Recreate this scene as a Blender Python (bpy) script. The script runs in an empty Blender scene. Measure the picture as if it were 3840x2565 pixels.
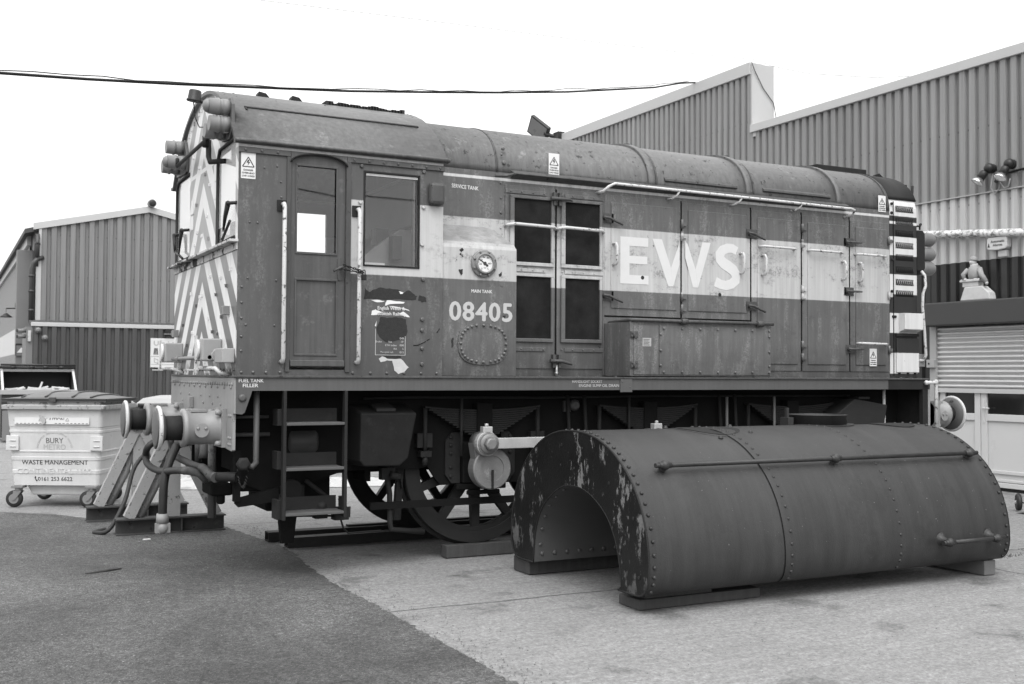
import bpy, bmesh, math, random
from mathutils import Vector, Matrix
random.seed(8)
R = math.radians
sc = bpy.context.scene
col = sc.collection

# ------------------------------------------------------------------ camera
cam_d = bpy.data.cameras.new('camera')
cam = bpy.data.objects.new('camera', cam_d); col.objects.link(cam)
yaw, pit, rol = 0.476560442, 0.0285808095, 0.00549654841
d = Vector((math.sin(yaw)*math.cos(pit), math.cos(yaw)*math.cos(pit), math.sin(pit)))
r0 = Vector((math.cos(yaw), -math.sin(yaw), 0)); u0 = r0.cross(d)
rr = math.cos(rol)*r0 + math.sin(rol)*u0; uu = -math.sin(rol)*r0 + math.cos(rol)*u0
m = Matrix((rr, uu, -d)).transposed().to_4x4()
m.translation = Vector((-1.98511664, -8.42476895, 1.61861669))
cam.matrix_world = m
cam_d.sensor_width = 36; cam_d.lens = 36*4132.25794/3840
cam_d.clip_end = 2000; cam_d.clip_start = .05
cam_d.dof.use_dof = True; cam_d.dof.focus_distance = 9.3; cam_d.dof.aperture_fstop = 4.5
sc.camera = cam

# ------------------------------------------------------------------ sky, sun, exposure
SUN_EL, SUN_AZ = 58, 205        # azimuth of the sun, degrees clockwise from +Y
w = bpy.data.worlds.new("World"); sc.world = w; w.use_nodes = True
nt = w.node_tree; nt.nodes.clear()
sky = nt.nodes.new('ShaderNodeTexSky'); sky.sky_type = 'NISHITA'; sky.sun_disc = False
sky.sun_elevation = R(SUN_EL); sky.sun_rotation = R(SUN_AZ)
sky.air_density = 1.0; sky.dust_density = 8.0; sky.ozone_density = 1.0
bw = nt.nodes.new('ShaderNodeRGBToBW')
bg = nt.nodes.new('ShaderNodeBackground'); bg.inputs['Strength'].default_value = .15
wo = nt.nodes.new('ShaderNodeOutputWorld')
cl = nt.nodes.new('ShaderNodeMath'); cl.operation = 'MULTIPLY_ADD'; cl.inputs[1].default_value = .35   # even bright cloud layer over the sky model
tcw = nt.nodes.new('ShaderNodeTexCoord'); sxw = nt.nodes.new('ShaderNodeSeparateXYZ'); nt.links.new(tcw.outputs['Generated'], sxw.inputs[0])
mrw = nt.nodes.new('ShaderNodeMapRange'); mrw.clamp = True                                # overcast cloud: zenith brighter than horizon
for i_, q_ in enumerate((0., 1., 2.7, 5.4)): mrw.inputs[i_+1].default_value = q_
nt.links.new(sxw.outputs['Z'], mrw.inputs[0]); nt.links.new(mrw.outputs[0], cl.inputs[2])
nt.links.new(sky.outputs[0], bw.inputs[0]); nt.links.new(bw.outputs[0], cl.inputs[0]); nt.links.new(cl.outputs[0], bg.inputs[0]); nt.links.new(bg.outputs[0], wo.inputs[0])
sun_d = bpy.data.lights.new('sun', 'SUN'); sun_d.energy = .5; sun_d.angle = R(40); sun_d.color = (1, 1, 1)
sun = bpy.data.objects.new('sun', sun_d); col.objects.link(sun)
az, el = R(SUN_AZ), R(SUN_EL)
sv = Vector((math.sin(az)*math.cos(el), math.cos(az)*math.cos(el), math.sin(el)))
sun.rotation_euler = sv.to_track_quat('Z', 'Y').to_euler(); sun.location = sv*60
vs = sc.view_settings
vs.view_transform = 'Standard'; vs.look = 'None'; vs.exposure = 1.25; vs.gamma = 1.0; vs.use_curve_mapping = False

# ------------------------------------------------------------------ material graph helper (all greys: the photograph is black and white)
class Gr:
    def __init__(s, name, vec='Object'):
        s.m = bpy.data.materials.new(name); s.m.use_nodes = True
        s.t = s.m.node_tree; s.p = s.t.nodes['Principled BSDF']
        s.tc = s.t.nodes.new('ShaderNodeTexCoord'); s.v = s.tc.outputs[vec]; s._sep = None
    def put(s, sock, v):
        if isinstance(v, (int, float)): sock.default_value = v
        else: s.t.links.new(v, sock)
    def math(s, op, a, b=None, c=None):
        n = s.t.nodes.new('ShaderNodeMath'); n.operation = op
        s.put(n.inputs[0], a)
        if b is not None: s.put(n.inputs[1], b)
        if c is not None: s.put(n.inputs[2], c)
        return n.outputs[0]
    def add(s, a, b): return s.math('ADD', a, b)
    def mul(s, a, b): return s.math('MULTIPLY', a, b)
    def mix(s, f, a, b):
        n = s.t.nodes.new('ShaderNodeMix'); n.data_type = 'FLOAT'
        s.put(n.inputs[0], f); s.put(n.inputs[2], a); s.put(n.inputs[3], b); return n.outputs[0]
    def rng(s, x, lo, hi, a=0., b=1.):
        n = s.t.nodes.new('ShaderNodeMapRange'); n.clamp = True
        s.put(n.inputs[0], x)
        for i, q in enumerate((lo, hi, a, b)): n.inputs[i+1].default_value = q
        return n.outputs[0]
    def map(s, scale, loc=(0, 0, 0)):
        n = s.t.nodes.new('ShaderNodeMapping'); n.inputs['Scale'].default_value = scale; n.inputs['Location'].default_value = loc
        s.t.links.new(s.v, n.inputs[0]); return n.outputs[0]
    def noise(s, scale, detail=4, rough=.55, vec=None, dist=0):
        n = s.t.nodes.new('ShaderNodeTexNoise'); s.t.links.new(vec or s.v, n.inputs['Vector'])
        n.inputs['Scale'].default_value = scale; n.inputs['Detail'].default_value = detail
        n.inputs['Roughness'].default_value = rough; n.inputs['Distortion'].default_value = dist
        return n.outputs[0]
    def voro(s, scale, feature='F1', vec=None):
        n = s.t.nodes.new('ShaderNodeTexVoronoi'); n.feature = feature
        s.t.links.new(vec or s.v, n.inputs['Vector']); n.inputs['Scale'].default_value = scale
        return n.outputs['Distance']
    def xyz(s, i):
        if s._sep is None:
            s._sep = s.t.nodes.new('ShaderNodeSeparateXYZ'); s.t.links.new(s.v, s._sep.inputs[0])
        return s._sep.outputs[i]
    def band(s, x, lo, hi, soft=.004):
        return s.mul(s.rng(x, lo-soft, lo+soft), s.rng(x, hi-soft, hi+soft, 1., 0.))
    def done(s, val, rough=.5, bump=None, bs=.3, bd=.01, metal=0., spec=.5):
        s.put(s.p.inputs['Base Color'], val) if not isinstance(val, (int, float)) else setattr(s.p.inputs['Base Color'], 'default_value', (val, val, val, 1))
        s.put(s.p.inputs['Roughness'], rough); s.p.inputs['Metallic'].default_value = metal
        s.p.inputs['Specular IOR Level'].default_value = spec
        if bump is not None:
            n = s.t.nodes.new('ShaderNodeBump'); n.inputs['Strength'].default_value = bs; n.inputs['Distance'].default_value = bd
            s.put(n.inputs['Height'], bump); s.t.links.new(n.outputs[0], s.p.inputs['Normal'])
        return s.m

def worn(name, base, var=.25, sc_=5., rough=.5, rust=None, rustv=.025, rsc=14., streak=0., bs=.15, metal=0., spec=.3, pale=0.):
    g = Gr(name)
    big = g.noise(sc_, 5, .6); fine = g.noise(90, 3, .6)
    v = g.mul(base, g.add(1-var*.75, g.add(g.mul(big, var), g.mul(fine, var*.5))))
    if streak:
        st = g.noise(1, 4, .6, g.map((26, 26, 1.3)))
        v = g.mul(v, g.rng(st, .3, .75, 1-streak, 1+streak*.6))
    if pale:
        v = g.mix(g.mul(g.rng(g.noise(7, 8, .75), .58, .7), pale), v, min(base*3+.05, .8))
    rg = g.add(rough-.1, g.mul(big, .2))
    if rust:
        f = g.rng(g.noise(rsc, 9, .72), rust, rust+.025)
        v = g.mix(f, v, rustv); rg = g.mix(f, rg, .85)
    return g.done(v, rg, g.add(fine, g.mul(big, .6)), bs, .004, metal, spec)

def livery(name, red, gold, stripe=None, rust=.66, chips=.55, xmin=None, grime=.5):
    """maroon paint with the broad gold band, thin pale stripe, chips, runs and grime"""
    g = Gr(name); z = g.xyz(2)
    wob = g.add(z, g.mul(g.add(g.noise(30, 2), -.5), .004))
    f = g.band(wob, 2.412, 3.008)
    if xmin is not None: f = g.mul(f, g.rng(g.xyz(0), xmin-.002, xmin+.002))
    big = g.noise(4, 5, .6); fine = g.noise(70, 4, .65)
    rv = g.mul(red, g.add(.72, g.add(g.mul(big, .4), g.mul(fine, .16))))
    fade = g.mul(g.rng(g.noise(1, 5, .7, g.map((9, 9, 2.2))), .50, .62), g.rng(g.noise(60, 3, .8), .42, .60))
    rv = g.mix(g.mul(fade, chips), rv, red*2.4)
    gv = g.mul(gold, g.add(.9, g.add(g.mul(big, .12), g.mul(fine, .08))))
    v = g.mix(f, rv, gv)
    if stripe: v = g.mix(g.band(wob, stripe[0], stripe[1], .002), v, .50)
    st = g.noise(1, 5, .65, g.map((22, 22, .9)))
    v = g.mul(v, g.rng(st, .35, .7, 1-.18*grime, 1.06))
    low = g.rng(z, 1.6, 1.95, 1., 0.)                      # soot and brake dust splashed on the lowest plates
    v = g.mul(v, g.add(1, g.mul(g.mul(low, g.noise(9, 5, .7)), -.7*grime)))
    k = g.rng(g.noise(11, 10, .74), rust, rust+.02)
    v = g.mix(k, v, .03)
    rg = g.mix(k, g.add(.36, g.mul(big, .22)), .85)
    nrm = g.t.nodes.new('ShaderNodeNewGeometry'); sx_ = g.t.nodes.new('ShaderNodeSeparateXYZ'); g.t.links.new(nrm.outputs['Normal'], sx_.inputs[0])
    v = g.mix(g.mul(g.rng(sx_.outputs[2], .35, .7), g.rng(g.noise(6, 5, .7), .3, .6, .4, 1.)), v, .17)      # settled dirt on ledges
    scuff = g.mul(g.rng(g.noise(1, 7, .75, g.map((3.2, 3.2, 5.5))), .52, .62), g.rng(g.noise(26, 6, .8), .46, .56)); v = g.mix(g.mul(scuff, .55*grime), v, .05)
    return g.done(v, rg, g.add(g.mul(g.noise(1.7, 2, .4), 4.), g.add(g.mul(big, .5), g.add(g.mul(fine, .3), g.mul(k, -.6)))), .3, .006, spec=.35)

M = {}
M['cab'] = livery('cab_paint', .072, .42, (3.352, 3.378), rust=.70, xmin=.905-3.6)
M['hood'] = livery('hood_paint', .098, .41, (3.362, 3.388), rust=.655, grime=1.)
M['box'] = livery('box_paint', .112, .41, rust=.67, grime=.9, chips=.6)
M['hood_top'] = worn('hood_top_paint', .105, .45, 3, .5, rust=.60, rustv=.045, rsc=13, streak=.26, pale=.35)
M['roof'] = worn('roof_paint', .080, .35, 4, .42, rust=.69, streak=.34, pale=.35)
M['redpaint'] = worn('maroon_paint', .080, .3, 5, .45, rust=.67, streak=.1)
M['doorwood'] = worn('door_paint', .072, .35, 6, .5, rust=.72, streak=.25, pale=.25)
M['grime'] = worn('grimy_paint', .062, .5, 6, .55, rust=.6, streak=.25)
M['soot'] = worn('sooty_steel', .010, .6, 5, .8, spec=.04)
M['soot2'] = worn('oily_steel', .022, .6, 6, .6, pale=.06, spec=.10)
M['tyre'] = worn('tyre_steel', .022, .4, 4, .5, spec=.15)
M['white'] = worn('white_paint', .52, .2, 6, .45, rust=.66, rsc=9)
M['chipwhite'] = worn('chipped_white_paint', .45, .25, 8, .45, rust=.565, rustv=.09, rsc=22)
M['beam'] = worn('grey_beam_paint', .23, .25, 5, .5, rust=.66, streak=.12)
M['buffer'] = worn('grey_buffer_paint', .215, .25, 6, .4, rust=.68)
M['taillamp'] = worn('tail_lamp_paint', .27, .2, 7, .45, rust=.68)
M['black'] = worn('black_paint', .018, .5, 6, .45)
M['rubber'] = worn('black_rubber', .022, .4, 8, .55)
M['rim'] = worn('buffer_rim_paint', .46, .25, 9, .5, rust=.62, rsc=12, rustv=.12)
M['bface'] = worn('buffer_face_steel', .085, .7, 7, .5, rust=.62, rustv=.02)
M['crank'] = worn('dull_crank_steel', .17, .7, 9, .5, rust=.64, rustv=.05, metal=.25, pale=.5)
M['bright'] = worn('bright_rod_steel', .40, .6, 7, .33, rust=.68, rustv=.1, metal=.35)
M['lampgrey'] = worn('lamp_grey_paint', .17, .2, 7, .45)
M['rust'] = worn('bare_rust', .034, .7, 40, .9, bs=.5, spec=.06)
M['peel'] = worn('peeled_primer', .42, .4, 18, .8, rust=.66)
M['letter'] = worn('letter_white', .60, .12, 8, .5, rust=.74)
M['ews'] = worn('logo_letter', .53, .12, 9, .45, rust=.76)
M['number'] = worn('number_letter', .40, .14, 9, .45, rust=.73)
M['labelw'] = worn('label_vinyl', .60, .14, 9, .4, rust=.76)
M['labelk'] = worn('label_print', .03, .1, 9, .5)
M['mesh'] = None
g = Gr('wire_mesh'); vv = g.rng(g.voro(220), .25, .55); bigm = g.noise(3.2, 5, .65)
M['mesh'] = g.done(g.mul(g.add(.9, g.mul(vv, .2)), g.mul(.013, g.rng(bigm, .4, .72, .8, 1.9))), .8, vv, .5, .004, spec=.08)
M['painted_sky'] = worn('painted_sky_reflection', .86, .06, 3, .5, bs=.03)  # white colour standing in for bright sky reflected in the front panes
M['inside'] = worn('cab_interior', .22, .4, 5, .6)
M['interior_dark'] = worn('cab_desk', .03, .4, 5, .5)

# front end chevrons
g = Gr('warning_chevrons'); yy = g.xyz(1); z = g.xyz(2)
ph = g.math('PINGPONG', 0, 1)
ch = g.math('FRACT', g.math('DIVIDE', g.add(g.add(z, g.mul(g.math('ABSOLUTE', yy), 1.04)), -1.97+4.3), .43))
wh = g.mul(g.rng(ch, .497, .503), g.rng(ch, .994, 1., 1., 0.))
faded = g.rng(g.add(z, g.mul(g.noise(5, 4), .2)), 2.3, 2.75, .095, .27)
st = g.rng(g.noise(1, 5, .65, g.map((24, 24, 1.2))), .35, .7, .86, 1.05)
v = g.mul(g.mix(wh, faded, .64), st)
v = g.mix(g.band(z, 3.35, 3.385, .002), v, .58)
k = g.rng(g.noise(9, 10, .75), .70, .715); low = g.mul(g.rng(z, 1.6, 1.74, 1., 0.), g.rng(g.noise(14, 6, .7), .44, .54))
v = g.mix(g.math('MAXIMUM', k, low), v, .03)
M['chev'] = g.done(v, .42, g.noise(60, 3), .15, .004)
# nose end bands
g = Gr('nose_bands'); z = g.add(g.xyz(2), g.mul(g.add(g.noise(25, 3), -.5), .008))
tot = None
for lo, hi in ((3.39, 3.60), (3.30, 3.33), (2.95, 3.16), (2.52, 2.74), (2.09, 2.31), (1.64, 1.87)):
    b = g.band(z, lo, hi, .003); tot = b if tot is None else g.math('MAXIMUM', tot, b)
v = g.mul(g.mix(tot, .022, .54), g.rng(g.noise(1, 4, .6, g.map((20, 20, 1))), .3, .7, .85, 1.05))
v = g.mix(g.rng(g.noise(10, 9, .74), .69, .71), v, .03)
M['nose'] = g.done(v, .45, g.noise(60, 3), .15, .004)

def glass(name, refl=.012, tint=.97, rough=.02):
    mt = bpy.data.materials.new(name); mt.use_nodes = True; t = mt.node_tree; t.nodes.clear()
    o = t.nodes.new('ShaderNodeOutputMaterial'); mx = t.nodes.new('ShaderNodeMixShader')
    tr = t.nodes.new('ShaderNodeBsdfTransparent'); tr.inputs[0].default_value = (tint, tint, tint, 1)
    gl = t.nodes.new('ShaderNodeBsdfGlossy'); gl.inputs['Roughness'].default_value = rough
    lw = t.nodes.new('ShaderNodeLayerWeight'); lw.inputs[0].default_value = .5
    pw_ = t.nodes.new('ShaderNodeMath'); pw_.operation = 'POWER'; pw_.inputs[1].default_value = 5.; t.links.new(lw.outputs['Facing'], pw_.inputs[0])
    ad = t.nodes.new('ShaderNodeMath'); ad.operation = 'MULTIPLY_ADD'; ad.inputs[1].default_value = .9; ad.inputs[2].default_value = .045+refl; t.links.new(pw_.outputs[0], ad.inputs[0])
    t.links.new(ad.outputs[0], mx.inputs[0]); t.links.new(tr.outputs[0], mx.inputs[1]); t.links.new(gl.outputs[0], mx.inputs[2])
    t.links.new(mx.outputs[0], o.inputs[0]); return mt
M['glass'] = glass('window_glass')
# dirty tank paint
g = Gr('tank_paint'); big = g.noise(2.2, 5, .6); fine = g.noise(80, 3, .7)
st = g.noise(1, 6, .68, g.map((7.5, .9, .9))); st2 = g.noise(1, 4, .7, g.map((28, 2.2, 1.6)))
v = g.mul(.021, g.add(.75, g.mul(big, .5)))
v = g.mul(v, g.rng(st, .35, .72, .78, 1.38)); v = g.mul(v, g.rng(st2, .3, .75, .9, 1.14))
scr = g.rng(g.noise(1, 4, .7, g.map((60, 9, 9))), .70, .74); v = g.mix(g.mul(scr, .5), v, .09)
v = g.mix(g.mul(g.rng(g.noise(1.3, 7, .75), .56, .62), .45), v, .012)
v = g.mix(g.rng(g.noise(60, 2, .5), .76, .78), v, .2)
M['tank'] = g.done(v, g.add(.40, g.mul(st, .2)), g.add(g.mul(fine, .4), g.mul(g.noise(1.6, 3, .5), 4.)), .4, .01, spec=.4)
g = Gr('tank_end_paint'); st = g.noise(1, 8, .75, g.map((6, 6.5, 2.6))); sp = g.rng(st, .555, .585)
sp = g.mul(sp, g.rng(g.xyz(2), .1, .75, .35, 1.))
v = g.mix(sp, g.mul(.011, g.add(.5, g.noise(6, 4))), g.mul(.17, g.add(.35, g.noise(45, 6, .8))))
M['tankend'] = g.done(v, g.mix(sp, .45, .85), g.add(sp, g.noise(50, 3)), .35, .005, spec=.15)

# ------------------------------------------------------------------ mesh builder
class MB:
    def __init__(s): s.v = []; s.f = []; s.sm = []; s.mi = []
    def face(s, idx, sm=False, mi=0): s.f.append(tuple(idx)); s.sm.append(sm); s.mi.append(mi)
    def box(s, x0, x1, y0, y1, z0, z1, mi=0):
        b = len(s.v)
        s.v += [(x0, y0, z0), (x1, y0, z0), (x1, y1, z0), (x0, y1, z0), (x0, y0, z1), (x1, y0, z1), (x1, y1, z1), (x0, y1, z1)]
        for q in ((3, 2, 1, 0), (4, 5, 6, 7), (0, 1, 5, 4), (1, 2, 6, 5), (2, 3, 7, 6), (3, 0, 4, 7)): s.face([b+i for i in q], False, mi)
        return s
    def prism(s, pts, axis, a, b_, sm=False, caps=True, closed=True, mi=0):
        """pts: 2D outline. axis 'x': (y,z), 'y': (x,z), 'z': (x,y)"""
        mk = {'x': lambda p, t: (t, p[0], p[1]), 'y': lambda p, t: (p[0], t, p[1]), 'z': lambda p, t: (p[0], p[1], t)}[axis]
        n = len(pts); o = len(s.v)
        s.v += [mk(p, a) for p in pts]+[mk(p, b_) for p in pts]
        for i in range(n if closed else n-1):
            j = (i+1) % n; s.face((o+i, o+j, o+n+j, o+n+i), sm, mi)
        if caps and closed:
            s.face([o+i for i in range(n)][::-1], False, mi); s.face([o+n+i for i in range(n)], False, mi)
        return s
    def tube(s, path, r, n=8, caps=True, mi=0):
        P = [Vector(p) for p in path]; o = len(s.v); k = len(P)
        rad = r if isinstance(r, (list, tuple)) else [r]*k
        t0 = (P[1]-P[0]).normalized()
        up = Vector((0, 0, 1)) if abs(t0.z) < .9 else Vector((1, 0, 0))
        nrm = t0.cross(up).normalized()
        for i in range(k):
            t = ((P[min(i+1, k-1)]-P[i]).normalized()+(P[i]-P[max(i-1, 0)]).normalized())
            if t.length < 1e-6: t = t0
            t.normalize(); nrm = (nrm-t*nrm.dot(t)).normalized(); bi = t.cross(nrm)
            for a in range(n):
                q = 2*math.pi*a/n; s.v.append(tuple(P[i]+(nrm*math.cos(q)+bi*math.sin(q))*rad[i]))
        for i in range(k-1):
            for a in range(n):
                b = (a+1) % n; s.face((o+i*n+a, o+i*n+b, o+(i+1)*n+b, o+(i+1)*n+a), True, mi)
        if caps:
            s.face([o+a for a in range(n)][::-1], False, mi); s.face([o+(k-1)*n+a for a in range(n)], False, mi)
        return s
    def cyl(s, p0, p1, r0, r1=None, n=16, mi=0): return s.tube([p0, p1], [r0, r0 if r1 is None else r1], n, True, mi)
    def lathe(s, prof, org, ax, n=24, sm=True, mi=0):
        """prof: (radius, height along ax)"""
        A = Vector(ax).normalized(); o = len(s.v); O = Vector(org)
        e = A.cross(Vector((0, 0, 1)) if abs(A.z) < .9 else Vector((1, 0, 0))).normalized(); f = A.cross(e); k = len(prof)
        for r, h in prof:
            for a in range(n):
                q = 2*math.pi*a/n; s.v.append(tuple(O+A*h+(e*math.cos(q)+f*math.sin(q))*r))
        for i in range(k-1):
            for a in range(n):
                b = (a+1) % n; s.face((o+i*n+a, o+i*n+b, o+(i+1)*n+b, o+(i+1)*n+a), sm, mi)
        s.face([o+a for a in range(n)][::-1], False, mi); s.face([o+(k-1)*n+a for a in range(n)], False, mi)
        return s
    def rivet(s, p, nrm, r=.012, h=.7, mi=0):
        return s.lathe([(r, -.001), (r*.82, r*h*.55), (r*.4, r*h)], p, nrm, 7, True, mi)
    def ball(s, c, r, n=12, mi=0, sq=(1, 1, 1)):
        o = len(s.v)
        s.lathe([(max(r*math.sin(math.pi*i/8), 1e-4), -r*math.cos(math.pi*i/8)) for i in range(9)], (0, 0, 0), (0, 0, 1), n, True, mi)
        for i in range(o, len(s.v)):
            q = s.v[i]; s.v[i] = (c[0]+q[0]*sq[0], c[1]+q[1]*sq[1], c[2]+q[2]*sq[2])
        return s
    def rot(s, mtx, frm=0):
        for i in range(frm, len(s.v)): s.v[i] = tuple(mtx @ Vector(s.v[i]))
        return s
    def build(s, name, mat, parent=None, at=None, bev=0, local=False, label=None, seg=2):
        me = bpy.data.meshes.new(name)
        off = root_loc(parent) if (parent is not None and not local) else Vector((0, 0, 0))
        if at is not None and not local and parent is None: off = Vector(at)
        me.from_pydata([tuple(Vector(q)-off) for q in s.v], [], s.f)
        me.polygons.foreach_set('use_smooth', s.sm); me.polygons.foreach_set('material_index', s.mi)
        for mm in (mat if isinstance(mat, (list, tuple)) else [mat]): me.materials.append(mm)
        b = bmesh.new(); b.from_mesh(me); bmesh.ops.recalc_face_normals(b, faces=b.faces); b.to_mesh(me); b.free()
        o = bpy.data.objects.new(name, me); col.objects.link(o)
        if parent is not None: o.parent = parent
        if at is not None: o.location = Vector(at)-(root_loc(parent) if parent is not None else Vector((0, 0, 0)))
        if bev:
            md = o.modifiers.new('bevel', 'BEVEL'); md.width = bev; md.segments = seg; md.limit_method = 'ANGLE'; md.angle_limit = R(40)
        if label: o['label'] = label
        return o

def root_loc(o):
    while o.parent is not None: o = o.parent
    return Vector(o.location)
def tag(o, label=None, cat=None, group=None, kind=None):
    for k_, v_ in (('label', label), ('category', cat), ('group', group), ('kind', kind)):
        if v_: o[k_] = v_
    return o
def thing(name, loc, label, cat, group=None):
    o = bpy.data.objects.new(name, None); col.objects.link(o); o.location = loc; o.empty_display_size = .2
    return tag(o, label, cat, group)
def copy_part(o, parent, delta=None, loc=None):
    c = o.copy(); col.objects.link(c); c.parent = parent
    if loc is not None: c.location = loc
    if delta is not None: c.location = Vector(o.location)+Vector(delta)
    for ch in [x for x in o.children]: copy_part(ch, c)
    return c
def copy_thing(o, loc, label=None):
    c = o.copy(); col.objects.link(c); c.location = loc
    if label: c['label'] = label
    for ch in list(o.children): copy_part(ch, c)
    return c

TXT = {}
def text(body, name, mat, parent, x, y, z, width=None, height=None, face='-Y', bold=0., depth=.0015, spacing=1., align='L', shear=0., skew=0.):
    """lettering fitted to width / height, lower left corner at x,y,z"""
    cu = bpy.data.curves.new('t', 'FONT'); cu.body = body; cu.resolution_u = 3; cu.space_character = spacing; cu.shear = shear
    o = bpy.data.objects.new('t', cu); col.objects.link(o)
    bpy.context.view_layer.update()
    me = bpy.data.meshes.new_from_object(o.evaluated_get(bpy.context.evaluated_depsgraph_get()))
    bpy.data.objects.remove(o); bpy.data.curves.remove(cu)
    xs = [q.co.x for q in me.vertices]; ys = [q.co.y for q in me.vertices]
    a, b, c, e = min(xs), max(xs), min(ys), max(ys)
    if width is None: sx = sy = height/(e-c)
    elif height is None: sx = sy = width/(b-a)
    else: sx, sy = width/(b-a), height/(e-c)
    bm = bmesh.new(); h_ = e-c; bl = bold*1.7/.7*h_
    for k_, (dx, dy) in enumerate(((0, 0),) if not bold else ((0, 0), (-1, 0), (1, 0), (0, -.8), (0, .8))):   # heavier strokes: shifted layers, each a hair prouder than the last
        b2 = bmesh.new(); b2.from_mesh(me); ret = bmesh.ops.extrude_face_region(b2, geom=list(b2.faces))
        for q in ret['geom']:
            if isinstance(q, bmesh.types.BMVert): q.co.z += 1+k_*.12
        for q in b2.verts: q.co.x += dx*bl; q.co.y += dy*bl
        bmesh.ops.recalc_face_normals(b2, faces=b2.faces); tmp = bpy.data.meshes.new('tmp'); b2.to_mesh(tmp); b2.free(); bm.from_mesh(tmp); bpy.data.meshes.remove(tmp)
    off = root_loc(parent) if parent is not None else Vector((0, 0, 0))
    for q in bm.verts:
        u, v, t = (q.co.x-a)*sx, (q.co.y-c)*sy+skew*(q.co.x-a)*sx, q.co.z*depth
        if callable(face): p = Vector(face(u, v, t))
        elif face == '-Y': p = Vector((x+u, y-t, z+v))
        elif face == '-X': p = Vector((x-t, y-u, z+v))
        q.co = p-off
    bm.to_mesh(me); bm.free(); me.materials.clear(); me.materials.append(mat); me.name = name
    o = bpy.data.objects.new(name, me); col.objects.link(o)
    if parent is not None: o.parent = parent
    return o

def ragged(pts, amp, n=6, seed=1):
    rnd = random.Random(seed); out = []
    for i in range(len(pts)):
        a, b = Vector(pts[i]).to_2d() if False else Vector((pts[i][0], pts[i][1])), Vector((pts[(i+1) % len(pts)][0], pts[(i+1) % len(pts)][1]))
        for k_ in range(n):
            q = a.lerp(b, k_/n)+Vector((rnd.uniform(-amp, amp), rnd.uniform(-amp, amp))); out.append((q.x, q.y))
    return out
def arc(cx, cy, r, a0, a1, n, ry=None):
    ry = ry or r
    return [(cx+r*math.cos(R(a0+(a1-a0)*i/n)), cy+ry*math.sin(R(a0+(a1-a0)*i/n))) for i in range(n+1)]

# ================================================================== SETTING
g = Gr('concrete'); big = g.noise(.35, 6, .6); mid = g.noise(3, 6, .65); fine = g.noise(55, 4, .7)
v = g.mul(.178, g.add(.55, g.add(g.mul(big, .42), g.mul(mid, .46))))
v = g.mul(v, g.rng(fine, .3, .7, .62, 1.36)); v = g.mul(v, g.rng(g.noise(22, 4, .7), .3, .7, .66, 1.32))
pit_ = g.rng(g.noise(26, 6, .75), .60, .66); v = g.mix(g.mul(pit_, g.rng(mid, .4, .6)), v, .07)
yw = g.add(g.xyz(1), g.mul(g.add(g.noise(2.4, 6, .7), -.5), .12)); xw = g.add(g.xyz(0), g.mul(g.add(g.noise(2.1, 6, .7), -.5), .12))
crack = 0
for src_, c_, wd in ((yw, -1.38, .014), (yw, 3.35, .012), (yw, 8.2, .015), (yw, 13.2, .015), (xw, 5.9, .013), (xw, 10.6, .013), (yw, -5.6, .012)):
    b_ = g.band(src_, c_-wd, c_+wd, .006); crack = b_ if isinstance(crack, int) else g.math('MAXIMUM', crack, b_)
v = g.mix(g.mul(crack, g.rng(mid, .3, .5, .35, .9)), v, .05)
spl = g.rng(g.noise(1, 6, .75, g.map((5, 11, 5))), .62, .66); v = g.mix(g.mul(spl, g.mul(g.rng(g.xyz(1), -1.9, -.6, 0., .8), g.rng(g.xyz(1), 1.2, 3.0, 1., 0.))), v, .035)     # oil drips beside the engine
v = g.mul(v, g.rng(g.noise(1, 5, .6, g.map((1.2, 14, 1))), .3, .7, .88, 1.1))
oil = g.mul(g.rng(g.noise(1.6, 5, .6), .58, .68), .45); v = g.mul(v, g.add(1, g.mul(oil, -1)))
M['concrete'] = g.done(v, .85, g.add(fine, g.add(g.mul(pit_, -1), g.mul(crack, -2))), .35, .01)
g = Gr('asphalt'); st = g.voro(75); st2 = g.voro(40); big = g.noise(.6, 5, .6); mid = g.noise(9, 6, .75)
v = g.mul(.092, g.add(.35, g.add(g.mul(g.rng(big, .3, .7), .45), g.mul(g.rng(mid, .3, .7), .55))))
v = g.mul(v, g.mul(g.rng(st, 0, .6, 1.3, .5), g.mul(g.rng(g.noise(46, 3, .8), .32, .68, .4, 1.7), g.rng(g.noise(24, 3, .7), .34, .66, .62, 1.4)))); v = g.mix(g.rng(g.noise(150, 1, .5), .70, .74), v, .28)
v = g.mix(g.rng(g.noise(38, 2, .5), .755, .77), v, .42)
wear = g.noise(.55, 6, .62, None, .6); v = g.mul(v, g.rng(wear, .36, .64, .66, 1.36))
dark = g.mul(g.rng(g.noise(1.1, 5, .65), .60, .70), .5); v = g.mul(v, g.add(1, g.mul(dark, -1)))
sm = g.add(g.xyz(1), g.mul(g.add(g.noise(1.3, 6, .7), -.5), .35)); cr = g.math('MAXIMUM', g.band(sm, -.42, -.405, .006), g.band(sm, -2.9, -2.885, .006))
v = g.mul(v, g.add(1, g.mul(g.mul(cr, g.rng(g.noise(1.9, 4), .45, .6)), -.55)))
M['asphalt'] = g.done(v, .8, g.add(g.mul(st, -1), g.mul(st2, -.6)), .7, .012)

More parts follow.
